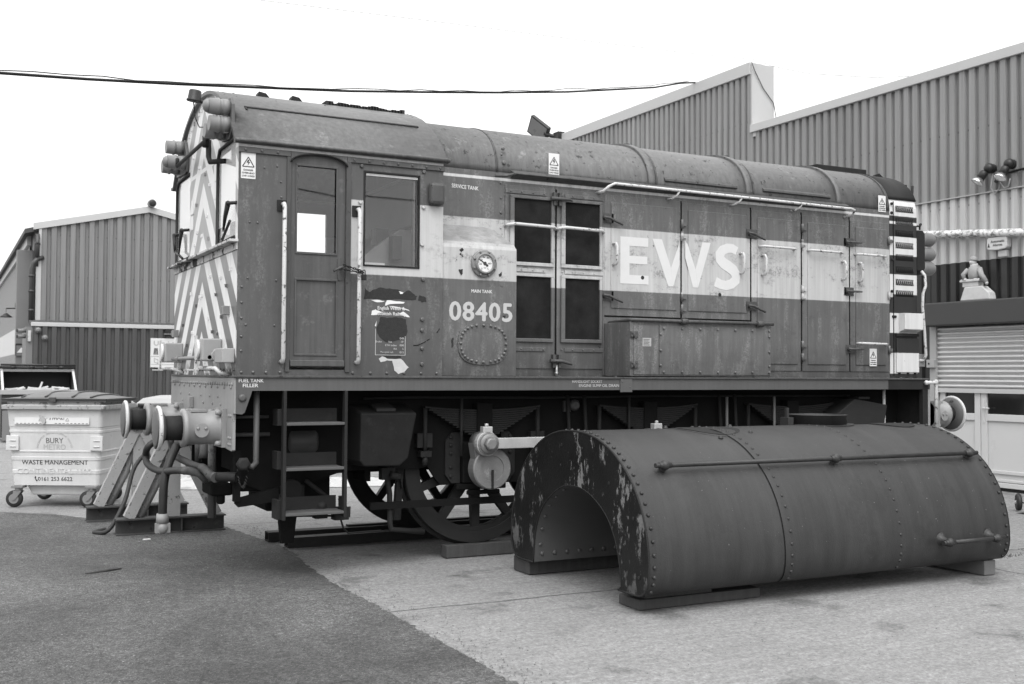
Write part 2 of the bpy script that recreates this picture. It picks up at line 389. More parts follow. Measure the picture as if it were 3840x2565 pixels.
a = MB(); a.face(range(4)); a.v = [(-250, -150, 0), (250, -150, 0), (250, 300, 0), (-250, 300, 0)]
tag(a.build('ground', M['concrete']), kind='structure')
edge = [(.70, -12), (.69, -8), (.70, -3.3), (.70, -2.27), (.72, -1.19), (.71, -.28), (.75, .5), (.83, 1.2), (.83, 1.8), (.78, 2.2), (.66, 3.25), (.0, 3.7), (-.32, 4.15), (-.6, 4.6), (-.82, 4.99), (-1.37, 5.5), (-3.5, 6.1), (-12, 7)]
out = []
rnd = random.Random(4)
for i in range(len(edge)-1):
    p, q = Vector(edge[i]), Vector(edge[i+1]); n = max(2, int((q-p).length/.035)) if (q-p).length < 4 else 20
    for k_ in range(n):
        t = p.lerp(q, k_/n); out.append((t.x+rnd.gauss(0, .011), t.y+rnd.gauss(0, .011)))
out.append((-12, 7)); a = MB()                       # strips from the ragged edge westwards
mx = -99
for x, y in out:
    y = max(y, mx+.002); mx = y
    for f_ in (0, .03, .12, .4, 1): a.v.append((x+(-62-x)*f_, y, .005))
for i in range(len(out)-1):
    for k_ in range(4): q_ = i*5+k_; a.face((q_, q_+5, q_+6, q_+1))
tag(a.build('asphalt', M['asphalt']), kind='structure')
# ---- corrugated sheet helpers
def corr(mb, u0, u1, z0, z1, pitch, depth, put, duty=.60, slope=.07, ztop=None):
    """trapezoidal profiled sheet running along u; put(u, out, z) -> point; ztop(u) optional roof line"""
    us = []; n = int((u1-u0)/pitch)+1
    for i in range(n):
        b = u0+i*pitch
        for f, o in ((0, depth), (duty-slope/1.0, depth), (duty, 0), (1-slope, 0)):
            u = b+f*pitch
            if u <= u1: us.append((u, o))
    us.append((u1, us[-1][1])); o0 = len(mb.v)
    for u, o in us: mb.v += [put(u, o, z0), put(u, o, ztop(u) if ztop else z1)]
    for i in range(len(us)-1): mb.face((o0+2*i, o0+2*i+2, o0+2*i+3, o0+2*i+1))
    return mb

def sheet(name, base, var=.12, rust=None, streak=.22, ax=1):
    g = Gr(name); u = g.xyz(ax); z = g.xyz(2)
    wn = g.t.nodes.new('ShaderNodeTexWhiteNoise'); wn.noise_dimensions = '1D'; g.put(wn.inputs['W'], g.math('FLOOR', g.math('DIVIDE', u, 1.056)))
    v = g.mul(base, g.add(.91, g.mul(wn.outputs['Value'], .14)))
    v = g.mul(v, g.add(1-var*.6, g.add(g.mul(g.noise(1.1, 5, .6), var*.8), g.mul(g.noise(30, 3), var*.4))))
    v = g.mul(v, g.rng(g.noise(1, 5, .7, g.map((9, 9, .35))), .38, .68, 1-streak, 1.05))
    lap = g.band(g.math('FRACT', g.math('DIVIDE', u, 1.056)), 0., .012, .004); v = g.mul(v, g.add(1, g.mul(lap, -.3)))
    fx = g.math('FRACT', g.math('DIVIDE', u, .176 if ax == 1 else .235)); fz = g.math('FRACT', g.math('DIVIDE', g.add(z, .3), 1.1))
    v = g.mix(g.mul(g.band(fx, .25, .36, .02), g.band(fz, .0, .028, .006)), v, base*.45)
    return g.done(v, g.rng(g.noise(3, 4), .3, .7, .38, .55), g.noise(.9, 2, .4), .25, .02, spec=.3)
M['clad_grey'] = sheet('grey_cladding', .235); M['clad_white'] = sheet('pale_cladding', .46); M['clad_dark'] = sheet('dark_cladding', .032, .25)
M['clad_left'] = sheet('gable_cladding', .205, ax=0); M['clad_low'] = sheet('lean_to_cladding', .075, .2, streak=.3, ax=0)
M['trim'] = worn('pale_trim', .40, .15, 2, .5, rust=.69, rsc=6, rustv=.2); M['trimgrey'] = worn('grey_trim', .30, .15, 2, .5)
M['slate'] = worn('roof_sheet', .06, .4, 4, .7); M['pillar'] = worn('pillar_sheet', .15, .2, 3, .55)

# ---- right hand workshop
WX = 11.3
wb = thing('workshop_building', (14, 8, 0), 'tall corrugated workshop with stepped parapet, pale stripe and roller shutter at right', 'building')
pw = lambda u, o, z: (WX-o, u, z)
corr(MB(), -6, 7.61, 4.255, 6.14, .176, .048, pw).build('upper_cladding', M['clad_grey'], wb)
corr(MB(), 7.61, 24, 4.255, 7.24, .176, .048, pw).build('upper_cladding', M['clad_grey'], wb)
corr(MB(), -6, 24, 3.285, 4.235, .176, .048, pw).build('stripe_cladding', M['clad_white'], wb)
a = MB(); corr(a, 3.44, 24, 0, 3.283, .176, .048, pw); corr(a, -6, 3.43, 2.5, 3.283, .176, .048, pw); a.build('lower_cladding', M['clad_dark'], wb)
MB().box(WX-.072, WX-.005, -6, 24, 4.236, 4.254).build('flashing', M['trimgrey'], wb)
MB().box(WX-.08, WX+.25, -6, 7.605, 6.10, 6.25).build('fascia', M['trim'], wb, bev=.01)
MB().box(WX-.08, WX+.25, 7.61, 24, 7.20, 7.43).build('parapet_fascia', M['trim'], wb, bev=.01)
MB().box(WX-.045, WX+.47, 7.57, 7.66, 6.251, 7.40).box(WX-.045, WX+.02, 7.45, 7.61, 6.02, 6.2505).build('parapet_return', M['trim'], wb)
a = MB(); a.box(WX+.03, 22, -6, 24, -.01, 6.1).box(WX+.26, WX+.46, 7.67, 24, 6.11, 7.2); a.build('wall', M['clad_dark'], wb)
MB().box(WX+.26, 22, -6, 7.6, 6.101, 6.2).build('roof', M['slate'], wb)
MB().box(11.05, WX-.045, -2, 3.40, 2.355, 2.70).build('shutter_housing', worn('housing_paint', .045, .2, 3, .5), wb, bev=.02)
MB().box(WX-.1, WX-.01, 3.30, 3.42, 0, 2.352).build('shutter_guide', M['trimgrey'], wb, bev=.004)
a = MB(); zz = 1.44
M['shut'] = worn('shutter_steel', .5, .2, 4, .38, metal=.55, bs=.03)
prof = []
while zz < 2.353:
    for t in range(7): prof.append((WX-.045-.03*math.sin(math.pi*t/6)**.8, zz+.062*t/6))
    prof.append((WX-.04, zz+.066)); zz += .0705
a.v = []
for x, z in prof: a.v += [(x, -2, min(z, 2.36)), (x, 3.30, min(z, 2.36))]
for i in range(len(prof)-1): a.face((2*i, 2*i+1, 2*i+3, 2*i+2), True)
sh = a.build('roller_shutter', M['shut'], wb)
MB().box(WX-.075, WX-.03, -2, 3.30, 1.375, 1.439).build('bottom_rail', M['shut'], sh)
# plastic doors below the shutter
M['pvc'] = worn('white_plastic', .48, .06, 2, .3); M['dglass'] = Gr('door_glass').done(.012, .06)
for y1, y0, nm in ((3.29, 2.565), (2.555, 1.2),) and (((3.29, 2.565, 0), (2.555, 1.2, 1), (1.19, -.2, 0))):
    pd = MB()
    pd.box(WX-.04, WX+.02, y0, y1, .05, .12).box(WX-.04, WX+.02, y0, y0+.10, .12, 1.9).box(WX-.04, WX+.02, y1-.10, y1, .12, 1.9).box(WX-.04, WX+.02, y0+.1, y1-.1, .98, 1.08)
    pd.box(WX-.015, WX+.02, y0+.1, y1-.1, .12, .98).box(WX-.035, WX-.0151, y0+.1, y1-.1, .24, .29).box(WX-.03, WX-.0151, y0+.1, y1-.1, .13, .17)
    dr = pd.build('plastic_door', M['pvc'], wb, bev=.006)
    MB().box(WX-.012, WX-.004, y0+.1, y1-.1, 1.08, 1.9).build('pane', M['dglass'], dr)
    if nm: MB().box(WX-.05, WX-.0405, y1-.07, y1-.03, .95, 1.28).cyl((WX-.075, y1-.05, 1.16), (WX-.075, y1-.17, 1.16), .011, n=8).cyl((WX-.08, y1-.05, 1.16), (WX-.04, y1-.05, 1.16), .011, n=8).build('handle', M['pvc'], dr, bev=.003)
# fixtures on the workshop
g = Gr('flaking_pipe_paint'); M['flake'] = g.done(g.mix(g.rng(g.noise(16, 8, .75), .48, .56), .62, .16), .6, g.noise(16, 8, .75), .3, .01)
a = MB(); a.tube([(WX-.12, 10, 3.80), (WX-.12, 3.5, 3.755), (WX-.12, 1.85, 3.605), (WX-.12, -4, 3.2)], .055, 12)
for y, z in ((2.85, 3.695), (.4, 3.505), (5.5, 3.77)): a.cyl((WX-.12, y-.025, z), (WX-.12, y+.025, z), .067, n=12)
tag(a.build('wall_pipe', M['flake'], at=(WX-.12, 3, 3.7)), 'thick flaking white pipe crossing the corrugated workshop wall', 'pipe')
M['blackp'] = worn('black_plastic', .02, .3, 6, .4); M['chrome'] = worn('lamp_chrome', .75, .05, 4, .15, metal=.9)
def spot(y, z, dy, label):
    t = thing('wall_spotlight', (WX-.04, y, z), label, 'spotlight', 'spotlights on the workshop wall')
    a = MB(); a.ball((WX-.12, y, z), .075, 14).cyl((WX-.04, y, z), (WX-.1, y, z), .07, .06).build('mount', M['blackp'], t)
    h = Vector((WX-.17, y+dy*.4, z-.05)); e = Vector((WX-.24, y+dy, z-.17))
    ax = (e-h).normalized()
    MB().lathe([(.05, 0), (.06, .02), (.06, .12)], h, ax, 14).build('housing', M['blackp'], t)
    MB().lathe([(.06, .12), (.085, .175), (.088, .19), (.06, .185)], h, ax, 16).build('reflector', M['chrome'], t)
    return t
spot(2.32, 4.57, .08, 'black spotlight on the workshop wall, lower and farther from the picture edge')
spot(1.99, 4.58, .03, 'black spotlight on the workshop wall beside the cable run to the picture edge')
a = MB(); a.ball((WX-.1, 2.17, 4.44), .045, 10).cyl((WX-.11, 2.17, 4.44), (WX-.16, 2.17, 4.35), .03, n=10).box(WX-.08, WX-.04, 2.12, 2.22, 4.41, 4.48)
tag(a.build('motion_sensor', M['blackp'], at=(WX-.04, 2.17, 4.44)), 'small black sensor between the two wall spotlights', 'sensor')
a = MB(); a.tube([(WX-.07, 2.3, 4.5), (WX-.08, 2.33, 4.3), (WX-.08, 2.26, 4.19), (WX-.08, 2.19, 4.27), (WX-.1, 2.165, 4.37)], .008, 6)
a.tube([(WX-.1, 2.165, 4.36), (WX-.09, 2.1, 4.26), (WX-.09, 2.03, 4.27), (WX-.1, 1.99, 4.38)], .008, 6)
tag(a.build('spotlight_cable', M['trimgrey'], at=(WX-.08, 2.2, 4.2)), 'pale cable looping between the spotlights and the sensor', 'cable')
tag(MB().tube([(WX-.06, 2.1, 4.47), (WX-.06, 1.6, 4.5), (WX-.06, -3, 4.52)], .016, 8).build('conduit', M['blackp'], at=(WX-.06, 1.7, 4.5)), 'black conduit running along the wall from the sensor', 'conduit')
t = thing('alarm_box', (WX-.05, 2.19, 3.39), 'white alarm box with two lines of lettering below the wall pipe', 'alarm')
MB().prism([(2.02, 3.43), (2.05, 3.405), (2.19, 3.39), (2.33, 3.405), (2.36, 3.43), (2.355, 3.56), (2.335, 3.575), (2.04, 3.575), (2.02, 3.56)], 'x', WX-.14, WX-.045).build('case', M['pvc'], t, bev=.012)
text('Automatic', 'lettering', M['labelk'], t, WX-.141, 2.285, 3.50, width=.225, height=.035, face='-X', bold=0.0057)
text('Alarms', 'lettering', M['labelk'], t, WX-.141, 2.25, 3.448, width=.155, height=.035, face='-X', bold=0.0057)
MB().prism([(2.34, 3.44), (2.30, 3.44), (2.32, 3.50)], 'x', WX-.143, WX-.141).build('emblem', M['labelk'], t)
MB().box(WX-.1, WX-.045, 2.06, 2.2, 3.30, 3.386).build('torn_notice', M['trim'], t)
# plaster ornament on the shutter housing (plain figure behind a snowy chimney)
t = thing('plaster_ornament', (11.13, 2.49, 2.70), 'white plaster ornament of a figure leaning on a snowy rooftop chimney', 'ornament')
M['plaster'] = worn('plaster', .45, .35, 14, .7, bs=.4); M['plasterg'] = worn('dark_plaster', .25, .4, 14, .7)
a = MB(); a.prism([(2.76, 2.70), (2.24, 2.70), (2.26, 2.80), (2.38, 2.90), (2.68, 2.90)], 'x', 11.0+.08, 11.22).build('roof', M['plaster'], t, bev=.015)
a = MB(); a.box(11.09, 11.21, 2.45, 2.72, 2.90, 2.97).box(11.07, 11.23, 2.42, 2.755, 2.97, 2.998)
for i in range(9): a.ball((11.09, 2.43+i*.037, 3.0), .02, 8, sq=(1, 1.2, .7))
a.build('chimney', M['plaster'], t, bev=.006)
a = MB(); a.lathe([(.09, -.10), (.105, -.03), (.10, .04), (.075, .10), (.035, .125)], (11.16, 2.55, 3.09), (-.1, .1, 1), 14)
a.tube([(11.13, 2.64, 3.15), (11.09, 2.70, 3.08), (11.08, 2.67, 3.01)], [.042, .036, .028], 8); a.tube([(11.14, 2.46, 3.15), (11.09, 2.39, 3.06), (11.1, 2.31, 2.95)], [.042, .038, .03], 8)
a.build('coat', M['plasterg'], t)
a = MB(); a.lathe([(.075, 0), (.082, .012), (.078, .028)], (11.155, 2.552, 3.06), (-.1, .1, 1), 14).build('belt', M['plaster'], t)
a = MB(); a.lathe([(.05, 0), (.058, .012), (.05, .03)], (11.15, 2.56, 3.195), (-.2, .1, 1), 12).build('scarf', M['plaster'], t)
a = MB(); a.ball((11.135, 2.57, 3.255), .052, 14, sq=(1, .95, 1.1)); a.ball((11.085, 2.58, 3.25), .012, 8); hd_ = a.build('head', M['plaster'], t)
a = MB(); a.lathe([(.056, 0), (.056, .02), (.046, .05), (.02, .07)], (11.14, 2.565, 3.27), (.1, -.1, 1), 14); a.build('cap', M['plasterg'], hd_)
for p_ in ((11.08, 2.66, 3.005), (11.1, 2.31, 2.935)): MB().ball(p_, .026, 8).build('glove', M['plaster'], t)
# key switch and notices on shutter guide
t = thing('key_switch', (WX-.12, 3.38, 1.76), 'small grey key switch box on the shutter guide', 'switch')
MB().box(WX-.15, WX-.101, 3.30, 3.44, 1.74, 1.86).build('case', M['trimgrey'], t, bev=.006); MB().cyl((WX-.15, 3.39, 1.80), (WX-.156, 3.39, 1.80), .015, n=10).build('keyhole', M['blackp'], t)
# floodlight standing above the far parapet
t = thing('floodlight', (11.1, 15.2, 7.36), 'dark square floodlight tilted on the far parapet above the engine', 'floodlight')
n0 = len(MB().v); a = MB(); a.box(-.32, .32, -.05, .05, -.24, .24); mt_ = Matrix.Translation((10.95, 15.25, 7.62)) @ Matrix.Rotation(R(-62), 4, 'Z') @ Matrix.Rotation(R(38), 4, 'Y') @ Matrix.Rotation(R(25), 4, 'X')
a.rot(mt_); a.build('case', M['blackp'], t, bev=.01)
a = MB(); a.box(-.28, .28, -.058, -.0505, -.2, .2); a.rot(mt_); a.build('lens', worn('dusty_lens', .16, .2, 4, .3), t)
a = MB(); a.tube([(11.25, 14.75, 7.38), (11.1, 14.9, 7.42), (11.0, 15.05, 7.5)], .05, 8).box(11.13, 11.3, 14.6, 14.85, 7.3, 7.48); a.build('bracket', M['blackp'], t)

# ---- left hand shed (gable towards us) with lean-to
lb = thing('gable_shed', (3, 26, 0), 'corrugated gabled shed with pale verge behind the locomotive cab', 'building')
GY = 23.0; apex = (2.97, 6.05); sl = .226
zt = lambda u: apex[1]-.05-abs(u-apex[0])*sl
corr(MB(), .27, 5.85, 2.6, 6, .235, .065, lambda u, o, z: (u, GY-o, z), ztop=zt).build('gable_wall', M['clad_left'], lb)
a = MB()
for s_, xe in ((-1, .06), (1, 5.9)):
    ze = apex[1]-abs(xe-apex[0])*sl
    q = [(xe, ze-.07), (apex[0], apex[1]-.07), (apex[0], apex[1]+.10), (xe, ze+.10)]
    a.prism(q, 'y', GY-.11, GY-.055)
a.build('verge', M['trim'], lb)
a = MB(); a.prism([(.08, 5.40), (apex[0], 6.08), (5.88, 5.40), (5.88, 5.36), (apex[0], 6.04), (.08, 5.36)], 'y', GY-.05, 60); a.build('roof', M['slate'], lb)
a = MB(); a.box(.1, 5.85, GY+.02, 59.9, 0, 5.3); a.build('inner_wall', M['clad_dark'], lb)
g = Gr('side_cladding'); zb = g.xyz(2); M['sideclad'] = g.done(g.mix(g.band(zb, 2.15, 2.95, .01), .19, .48), .5)
corr(MB(), 24.05, 60, 0, 5.0, .3, .03, lambda u, o, z: (.08-o, u, z)).build('side_wall', M['sideclad'], lb)
MB().box(-.02, .09, 24.05, 60, 5.02, 5.3).build('eaves_board', M['trim'], lb)
a = MB(); a.prism([(-.14, 5.22), (.3, 5.34), (.3, 5.46), (-.14, 5.34)], 'y', GY-.02, 60); a.build('eaves_tiles', M['slate'], lb)
MB().box(.14, .265, GY-.09, GY-.02, 2.85, 4.35).box(.2, .265, GY-.089, GY-.021, 4.351, 5.42).build('corner_trim', M['trim'], lb)
MB().box(-.28, .13, 23.6, 24.0, 0, 4.84).build('corner_pillar', M['pillar'], lb, bev=.01)
a = MB(); a.tube([(.3, 22.93, 4.6), (.17, 22.85, 4.55), (.06, 22.85, 4.42), (.03, 22.85, 4.25), (.03, 22.85, 2.9)], .06, 10); a.tube([(.16, 22.83, 5.2), (.16, 22.83, 4.6)], .055, 10)
for z in (4.1, 3.7, 3.2, 4.95): a.cyl((.03 if z < 4.5 else .16, 22.85, z-.03), (.03 if z < 4.5 else .16, 22.85, z+.03), .075, n=10)
tag(a.build('drainpipe', worn('drainpipe', .045, .2, 4, .4), at=(.03, 22.85, 2.9)), 'dark drainpipe with a bend at the corner of the gabled shed', 'drainpipe')
t = thing('ridge_vent', (3.03, 22.9, 6.12), 'round dark vent on the ridge of the gabled shed', 'vent')
MB().lathe([(.11, 0), (.11, .18)], (3.03, 22.95, 6.22), (0, -1, 0), 20).build('housing', M['pillar'], t); MB().lathe([(.09, .181), (.085, .19), (.03, .195)], (3.03, 22.95, 6.22), (0, -1, 0), 16).build('grille', M['black'], t)
ll = thing('lean_to', (3.3, 22.2, 0), 'low dark corrugated lean-to with pale flashing in front of the gabled shed', 'building')
LY = 21.5
corr(MB(), .0, 7.2, 0, 2.73, .215, .055, lambda u, o, z: (u, LY-o, z)).build('front_wall', M['clad_low'], ll)
a = MB(); a.box(-.05, 7.25, LY-.07, LY+.03, 2.735, 2.835); a.build('flashing', M['trim'], ll, bev=.01)
a = MB(); a.prism([(LY+.03, 2.80), (22.9, 2.95), (22.9, 2.85), (LY+.03, 2.70)], 'x', -.02, 7.2); a.build('roof', M['slate'], ll)
MB().box(-.16, -.005, LY-.03, 22.9, 0, 2.72).build('side_wall', M['pillar'], ll); MB().box(.0, 7.19, LY+.02, LY+.1, 0, 2.7).build('backing', M['clad_dark'], ll)
def bell(x, z, lab):
    t = thing('bulkhead_lamp', (x, LY-.05, z), lab, 'wall lamp', 'round lamps on the lean-to')
    MB().lathe([(.075, 0), (.075, .05)], (x, LY-.045, z), (0, -1, 0), 18).build('base', M['pillar'], t)
    MB().lathe([(.06, .05), (.055, .09), (.03, .12)], (x, LY-.045, z), (0, -1, 0), 16).build('cover', M['lampgrey'], t)
bell(.11, 2.64, 'round grey lamp high on the lean-to, just under the flashing'); bell(.27, 2.45, 'round grey lamp on the lean-to, lower and right of another')
# wall items at the far left
t = thing('swan_neck_lamp', (.05, 25, 3.35), 'dark barn lamp hanging from a bracket at the far left', 'wall lamp')
MB().tube([(.05, 25, 3.36), (-.46, 25, 3.34)], .018, 8).tube([(-.46, 25, 3.34), (-.46, 25, 3.22)], .008, 6).cyl((-.2, 25, 3.37), (-.2, 25, 3.5), .04, n=10).build('bracket', M['black'], t)
MB().lathe([(.03, .12), (.06, .1), (.09, .07), (.16, .02), (.165, 0)], (-.46, 25, 3.09), (0, 0, 1), 20).build('shade', M['black'], t)
for i, (z, lab) in enumerate(((2.62, 'upper grey cylinder camera on the lean-to corner'), (2.48, 'lower grey cylinder camera on the lean-to corner'))):
    t = thing('security_camera', (-.16, 21.6, z), lab, 'camera', 'cameras on the lean-to corner')
    MB().cyl((-.16, 21.55, z), (-.36, 21.45, z-.01), .05, n=12).build('housing', M['pillar'], t); MB().cyl((-.36, 21.45, z-.01), (-.365, 21.447, z-.01), .042, n=12).build('lens', M['black'], t)
MB_ = MB().box(-.12, -.05, 21.4, 21.44, 2.35, 2.62); tag(MB_.build('meter_box', M['trim'], at=(-.08, 21.42, 2.35), bev=.01), 'narrow white box on the lean-to corner beside the cameras', 'box')
t = thing('warning_sign', (-.15, 23.55, 1.9), 'dark framed sign with a white triangle on the grey pillar', 'sign')
MB().box(-.27, -.01, 23.56, 23.585, 2.02, 2.33).build('panel', M['pillar'], t); a = MB(); a.prism([(-.25, 2.10), (-.03, 2.10), (-.14, 2.24)], 'y', 23.553, 23.559).build('triangle', M['letter'], t)
MB().box(-.28, 0, 23.548, 23.559, 2.31, 2.34).box(-.285, -.27, 23.548, 23.559, 2.02, 2.31).build('frame', M['black'], t)
t = thing('unit_sign', (3.2, LY-.06, 1.73), 'white unit sign board on the lean-to beside the cab', 'sign')
MB().box(2.82, 3.75, LY-.075, LY-.05, 1.73, 2.49).build('board', worn('sign_board', .55, .1, 4, .5), t)
M['signgrey'] = worn('sign_ink', .30, .1, 8, .5); M['signdark'] = worn('sign_dark_ink', .10, .2, 12, .5)
text('U n i t', 'lettering', M['signgrey'], t, 2.90, LY-.076, 2.30, width=.52, height=.12, bold=0.0114)
a = MB()
for i in range(3): a.prism([(2.89+i*.045+.0, 2.06), (2.925+i*.045, 2.06), (2.93+i*.03+.01, 2.23), (2.91+i*.03, 2.23)], 'y', LY-.079, LY-.0751)
a.build('emblem', M['signdark'], t)
text('VE', 'lettering', M['signdark'], t, 3.05, LY-.076, 2.06, width=.30, height=.17, bold=0.0190)
MB().box(2.83, 3.74, LY-.078, LY-.0751, 2.005, 2.02).box(2.83, 3.74, LY-.078, LY-.0751, 1.80, 1.812).box(3.24, 3.4, LY-.078, LY-.0751, 2.03, 2.045).build('rule', M['signgrey'], t)
a = MB(); q = [(2.91, 1.97), (3.01, 1.93), (3.01, 1.83), (2.92, 1.87)]
for i in range(4): a.tube([(q[i][0], LY-.077, q[i][1]), (q[(i+1) % 4][0], LY-.077, q[(i+1) % 4][1])], .007, 4)
a.build('emblem', M['signgrey'], t); text('F', 'lettering', M['signgrey'], t, 3.07, LY-.076, 1.90, height=.06, bold=0.0076)
t = thing('strip_light', (3.3, LY-.06, 2.6), 'dark strip light under the lean-to flashing above the unit sign', 'light')
MB().box(3.17, 3.7, LY-.13, LY-.05, 2.62, 2.71).build('case', M['black'], t); MB().box(3.15, 3.7, LY-.16, LY-.05, 2.595, 2.61).build('tray', M['trimgrey'], t)

# ---- skip with scrap wood
t = thing('skip_container', (0, 19.4, 0), 'dark front opening skip with its lid raised at far left', 'skip')
a = MB(); a.prism([(18.9, 1.10), (19.05, .1), (20.3, .1), (20.5, 1.10)], 'x', -.8, .78); a.build('body', worn('skip_paint', .035, .4, 4, .6), t, bev=.01)
a = MB(); a.box(-.83, .80, 18.86, 18.98, 1.08, 1.19).build('rim', M['trimgrey'], t, bev=.01)
a = MB()
for x in (-.80, .74):
    a.prism([(18.9, 1.19), (18.98, 1.19), (19.75, 1.66), (19.67, 1.66)], 'x', x, x+.05)
a.box(-.75, .74, 19.68, 19.74, 1.60, 1.66).build('frame', M['trim'], t)
a = MB(); a.box(-.78, .76, 20.3, 20.34, 1.1, 1.70).box(-.79, -.755, 19.75, 20.3, 1.101, 1.66).box(.75, .785, 19.75, 20.3, 1.101, 1.66).box(-.75, .75, 19.75, 20.3, 1.661, 1.69).build('hood', M['black'], t)
a = MB(); a.tube([(-.84, 19.6, 1.70), (.82, 19.6, 1.69)], .03, 8).tube([(-.8, 19.6, 1.76), (.82, 19.6, 1.75)], .025, 8)
for x in (-.6, -.2, .1, .45): a.cyl((x, 19.6, 1.70), (x+.12, 19.6, 1.70), .042, n=8)
a.build('lid_hinge', M['black'], t)
for x in (-.78, .5): MB().box(x, x+.16, 18.82, 18.91, .05, .72).build('lift_pocket', M['pillar'], t)
M['freshwood'] = worn('sawn_wood', .52, .2, 12, .7)
rnd = random.Random(3)
for i in range(26):
    x = rnd.uniform(-.55, .5); L_ = rnd.uniform(.1, .4); a = MB(); a.box(-L_/2, L_/2, -.02, .02, -.012, .018)
    sl_ = rnd.uniform(-.15, .3) if i != 3 else 1.2
    a.rot(Matrix.Rotation(rnd.uniform(-.6, .6), 4, 'Z') @ Matrix.Rotation(-sl_, 4, 'Y'))
    o = a.build('scrap_wood', M['freshwood'], local=True); o.location = (x, 19.02+rnd.uniform(0, .2), 1.17+rnd.uniform(0, .06))
    tag(o, 'pale offcut of sawn wood in the heap inside the skip', 'scrap wood', 'offcuts of wood in the skip')

# ---- overhead wires
def wire(name, pts, r, label):
    tag(MB().tube(pts, r, 6).build(name, M['black'], at=pts[0]), label, 'cable')
wire('overhead_cable', [(-4.5, 3.8, 4.6), (-1.48, 4.85, 4.89), (-.55, 5.18, 5.02), (.5, 5.54, 5.18), (1.7, 5.96, 5.38), (3.06, 6.44, 5.61), (4.64, 6.98, 5.91), (6.0, 7.46, 6.18), (7.54, 7.99, 6.5), (8.68, 8.39, 6.77), (9.94, 8.83, 7.07), (10.75, 9.11, 7.32), (11.25, 9.3, 7.44)], .018, 'thick dark cable bundle sagging over the cab to the parapet')
rnd = random.Random(5); q = []
for i in range(40):
    f = i/39; q.append((-4.3+15.3*f, 3.86+5.36*f, 0))
ref = [(-4.5, 4.6), (-1.48, 4.89), (.5, 5.18), (3.06, 5.61), (6.0, 6.18), (8.68, 6.77), (11.25, 7.44)]
def lerp_tab(x):
    for (a_, b_), (c_, d_) in zip(ref, ref[1:]):
        if x <= c_: return b_+(d_-b_)*(x-a_)/(c_-a_)
    return ref[-1][1]
wire('messenger_wire', [(x, y-.03, lerp_tab(x)+.012+rnd.uniform(-.012, .022)) for x, y, z in q], .007, 'thin wire lashed loosely along the thick overhead cable')
wire('thin_wire', [(-4, 7.0, 6.7), (2, 7.21, 6.97), (4.78, 7.33, 7.12), (8.09, 7.47, 7.28), (10, 7.53, 7.38), (11.3, 7.53, 7.46)], .0035, 'faint thin wire high above the engine to the parapet corner')
wire('thin_wire', [(11.3, 7.52, 7.45), (11.48, 7.28, 7.3), (11.81, 6.71, 7.07), (12.38, 5.7, 6.83), (12.78, 5.0, 6.74), (13.59, 3.6, 6.68), (16, -1, 6.7)], .004, 'faint thin wire leaving the parapet corner to the right')
wire('loose_wire', [(11.2, 7.52, 7.40), (11.3, 7.545, 7.25), (11.5, 7.55, 6.95), (11.75, 7.55, 6.7), (11.81, 7.55, 6.4), (11.8, 7.6, 6.2)], .008, 'dark wire hanging down the pale parapet end')

wire('overhead_cable', [(-10, -14, 5.9), (1, -14, 5.58), (4.55, -14, 5.46), (5.39, -14, 5.36), (6.02, -14, 5.42), (7.2, -14, 5.41), (12, -14, 5.7), (22, -14, 6.6)], .017, 'cable behind the photographer, seen only as a dark line mirrored in the cab glass')
# ================================================================== LOCOMOTIVE
T = MB
loco = thing('shunting_locomotive', (3.6, 1.275, 0), 'weathered six wheeled diesel shunter with striped cab front and long bonnet', 'locomotive')
W = 2.55
def P(mb, name, mat, bev=0, parent=loco, **k): return mb.build(name, mat, parent, bev=bev, **k)
YN = (0, -1, 0); XN = (-1, 0, 0)
def roofz(y):
    s_ = .62; hc = 1.275; rad = (hc*hc+s_*s_)/(2*s_)
    return 3.38+s_-(rad-math.sqrt(max(rad*rad-(y-hc)**2, 0)))
# -- cab shell
def wall_cells(mb, x_edges, z0, z1, holes, put):
    xs = sorted(set(x_edges+[h[0] for h in holes]+[h[1] for h in holes]))
    for x0, x1 in zip(xs, xs[1:]):
        cuts = sorted([(h[2], h[3]) for h in holes if h[0] < x1-1e-6 and h[1] > x0+1e-6]); z = z0
        for a_, b_ in cuts+[(z1, z1)]:
            if a_ > z+1e-6: put(mb, x0, x1, z, a_)
            z = max(z, b_)
a = MB()
wall_cells(a, [0, 1.71], 1.58, 3.38, [(.41, .86, 1.64, 3.345), (1.02, 1.49, 2.49, 3.245)], lambda m_, x0, x1, z0, z1: m_.box(x0, x1, 0, .04, z0, z1))
for x, z in ((.99, 3.285), (1.53, 3.285), (.98, 2.99), (1.53, 2.99), (1.52, 2.68), (1.53, 2.39), (1.525, 2.06), (1.525, 1.97), (1.525, 1.82), (1.525, 1.69), (.985, 2.68), (.99, 1.98), (.985, 2.06)):
    a.lathe([(.017, 0), (.017, .012), (.011, .017)], (x, -.001, z), YN, 6)
for x in (.04, .13, .23, .34, .93, 1.08, 1.22, 1.37, 1.52, 1.66): a.rivet((x, 0, 1.615), YN, .014)
for z in (1.75, 1.86, 2.0, 2.12, 2.24): a.rivet((.035, 0, z+.03), YN, .011)
for x, z in ((.30, 3.22), (.20, 3.2), (.09, 2.77), (.15, 2.77), (.30, 2.33), (.08, 2.34), (.07, 1.98), (.29, 1.98), (.33, 3.1), (.335, 2.98), (.89, 3.2), (.895, 3.0), (.89, 2.8), (.89, 2.6), (.9, 2.2), (.9, 2.0)): a.rivet((x, 0, z), YN, .010)
P(a, 'cab_side', M['cab'])
a = MB()
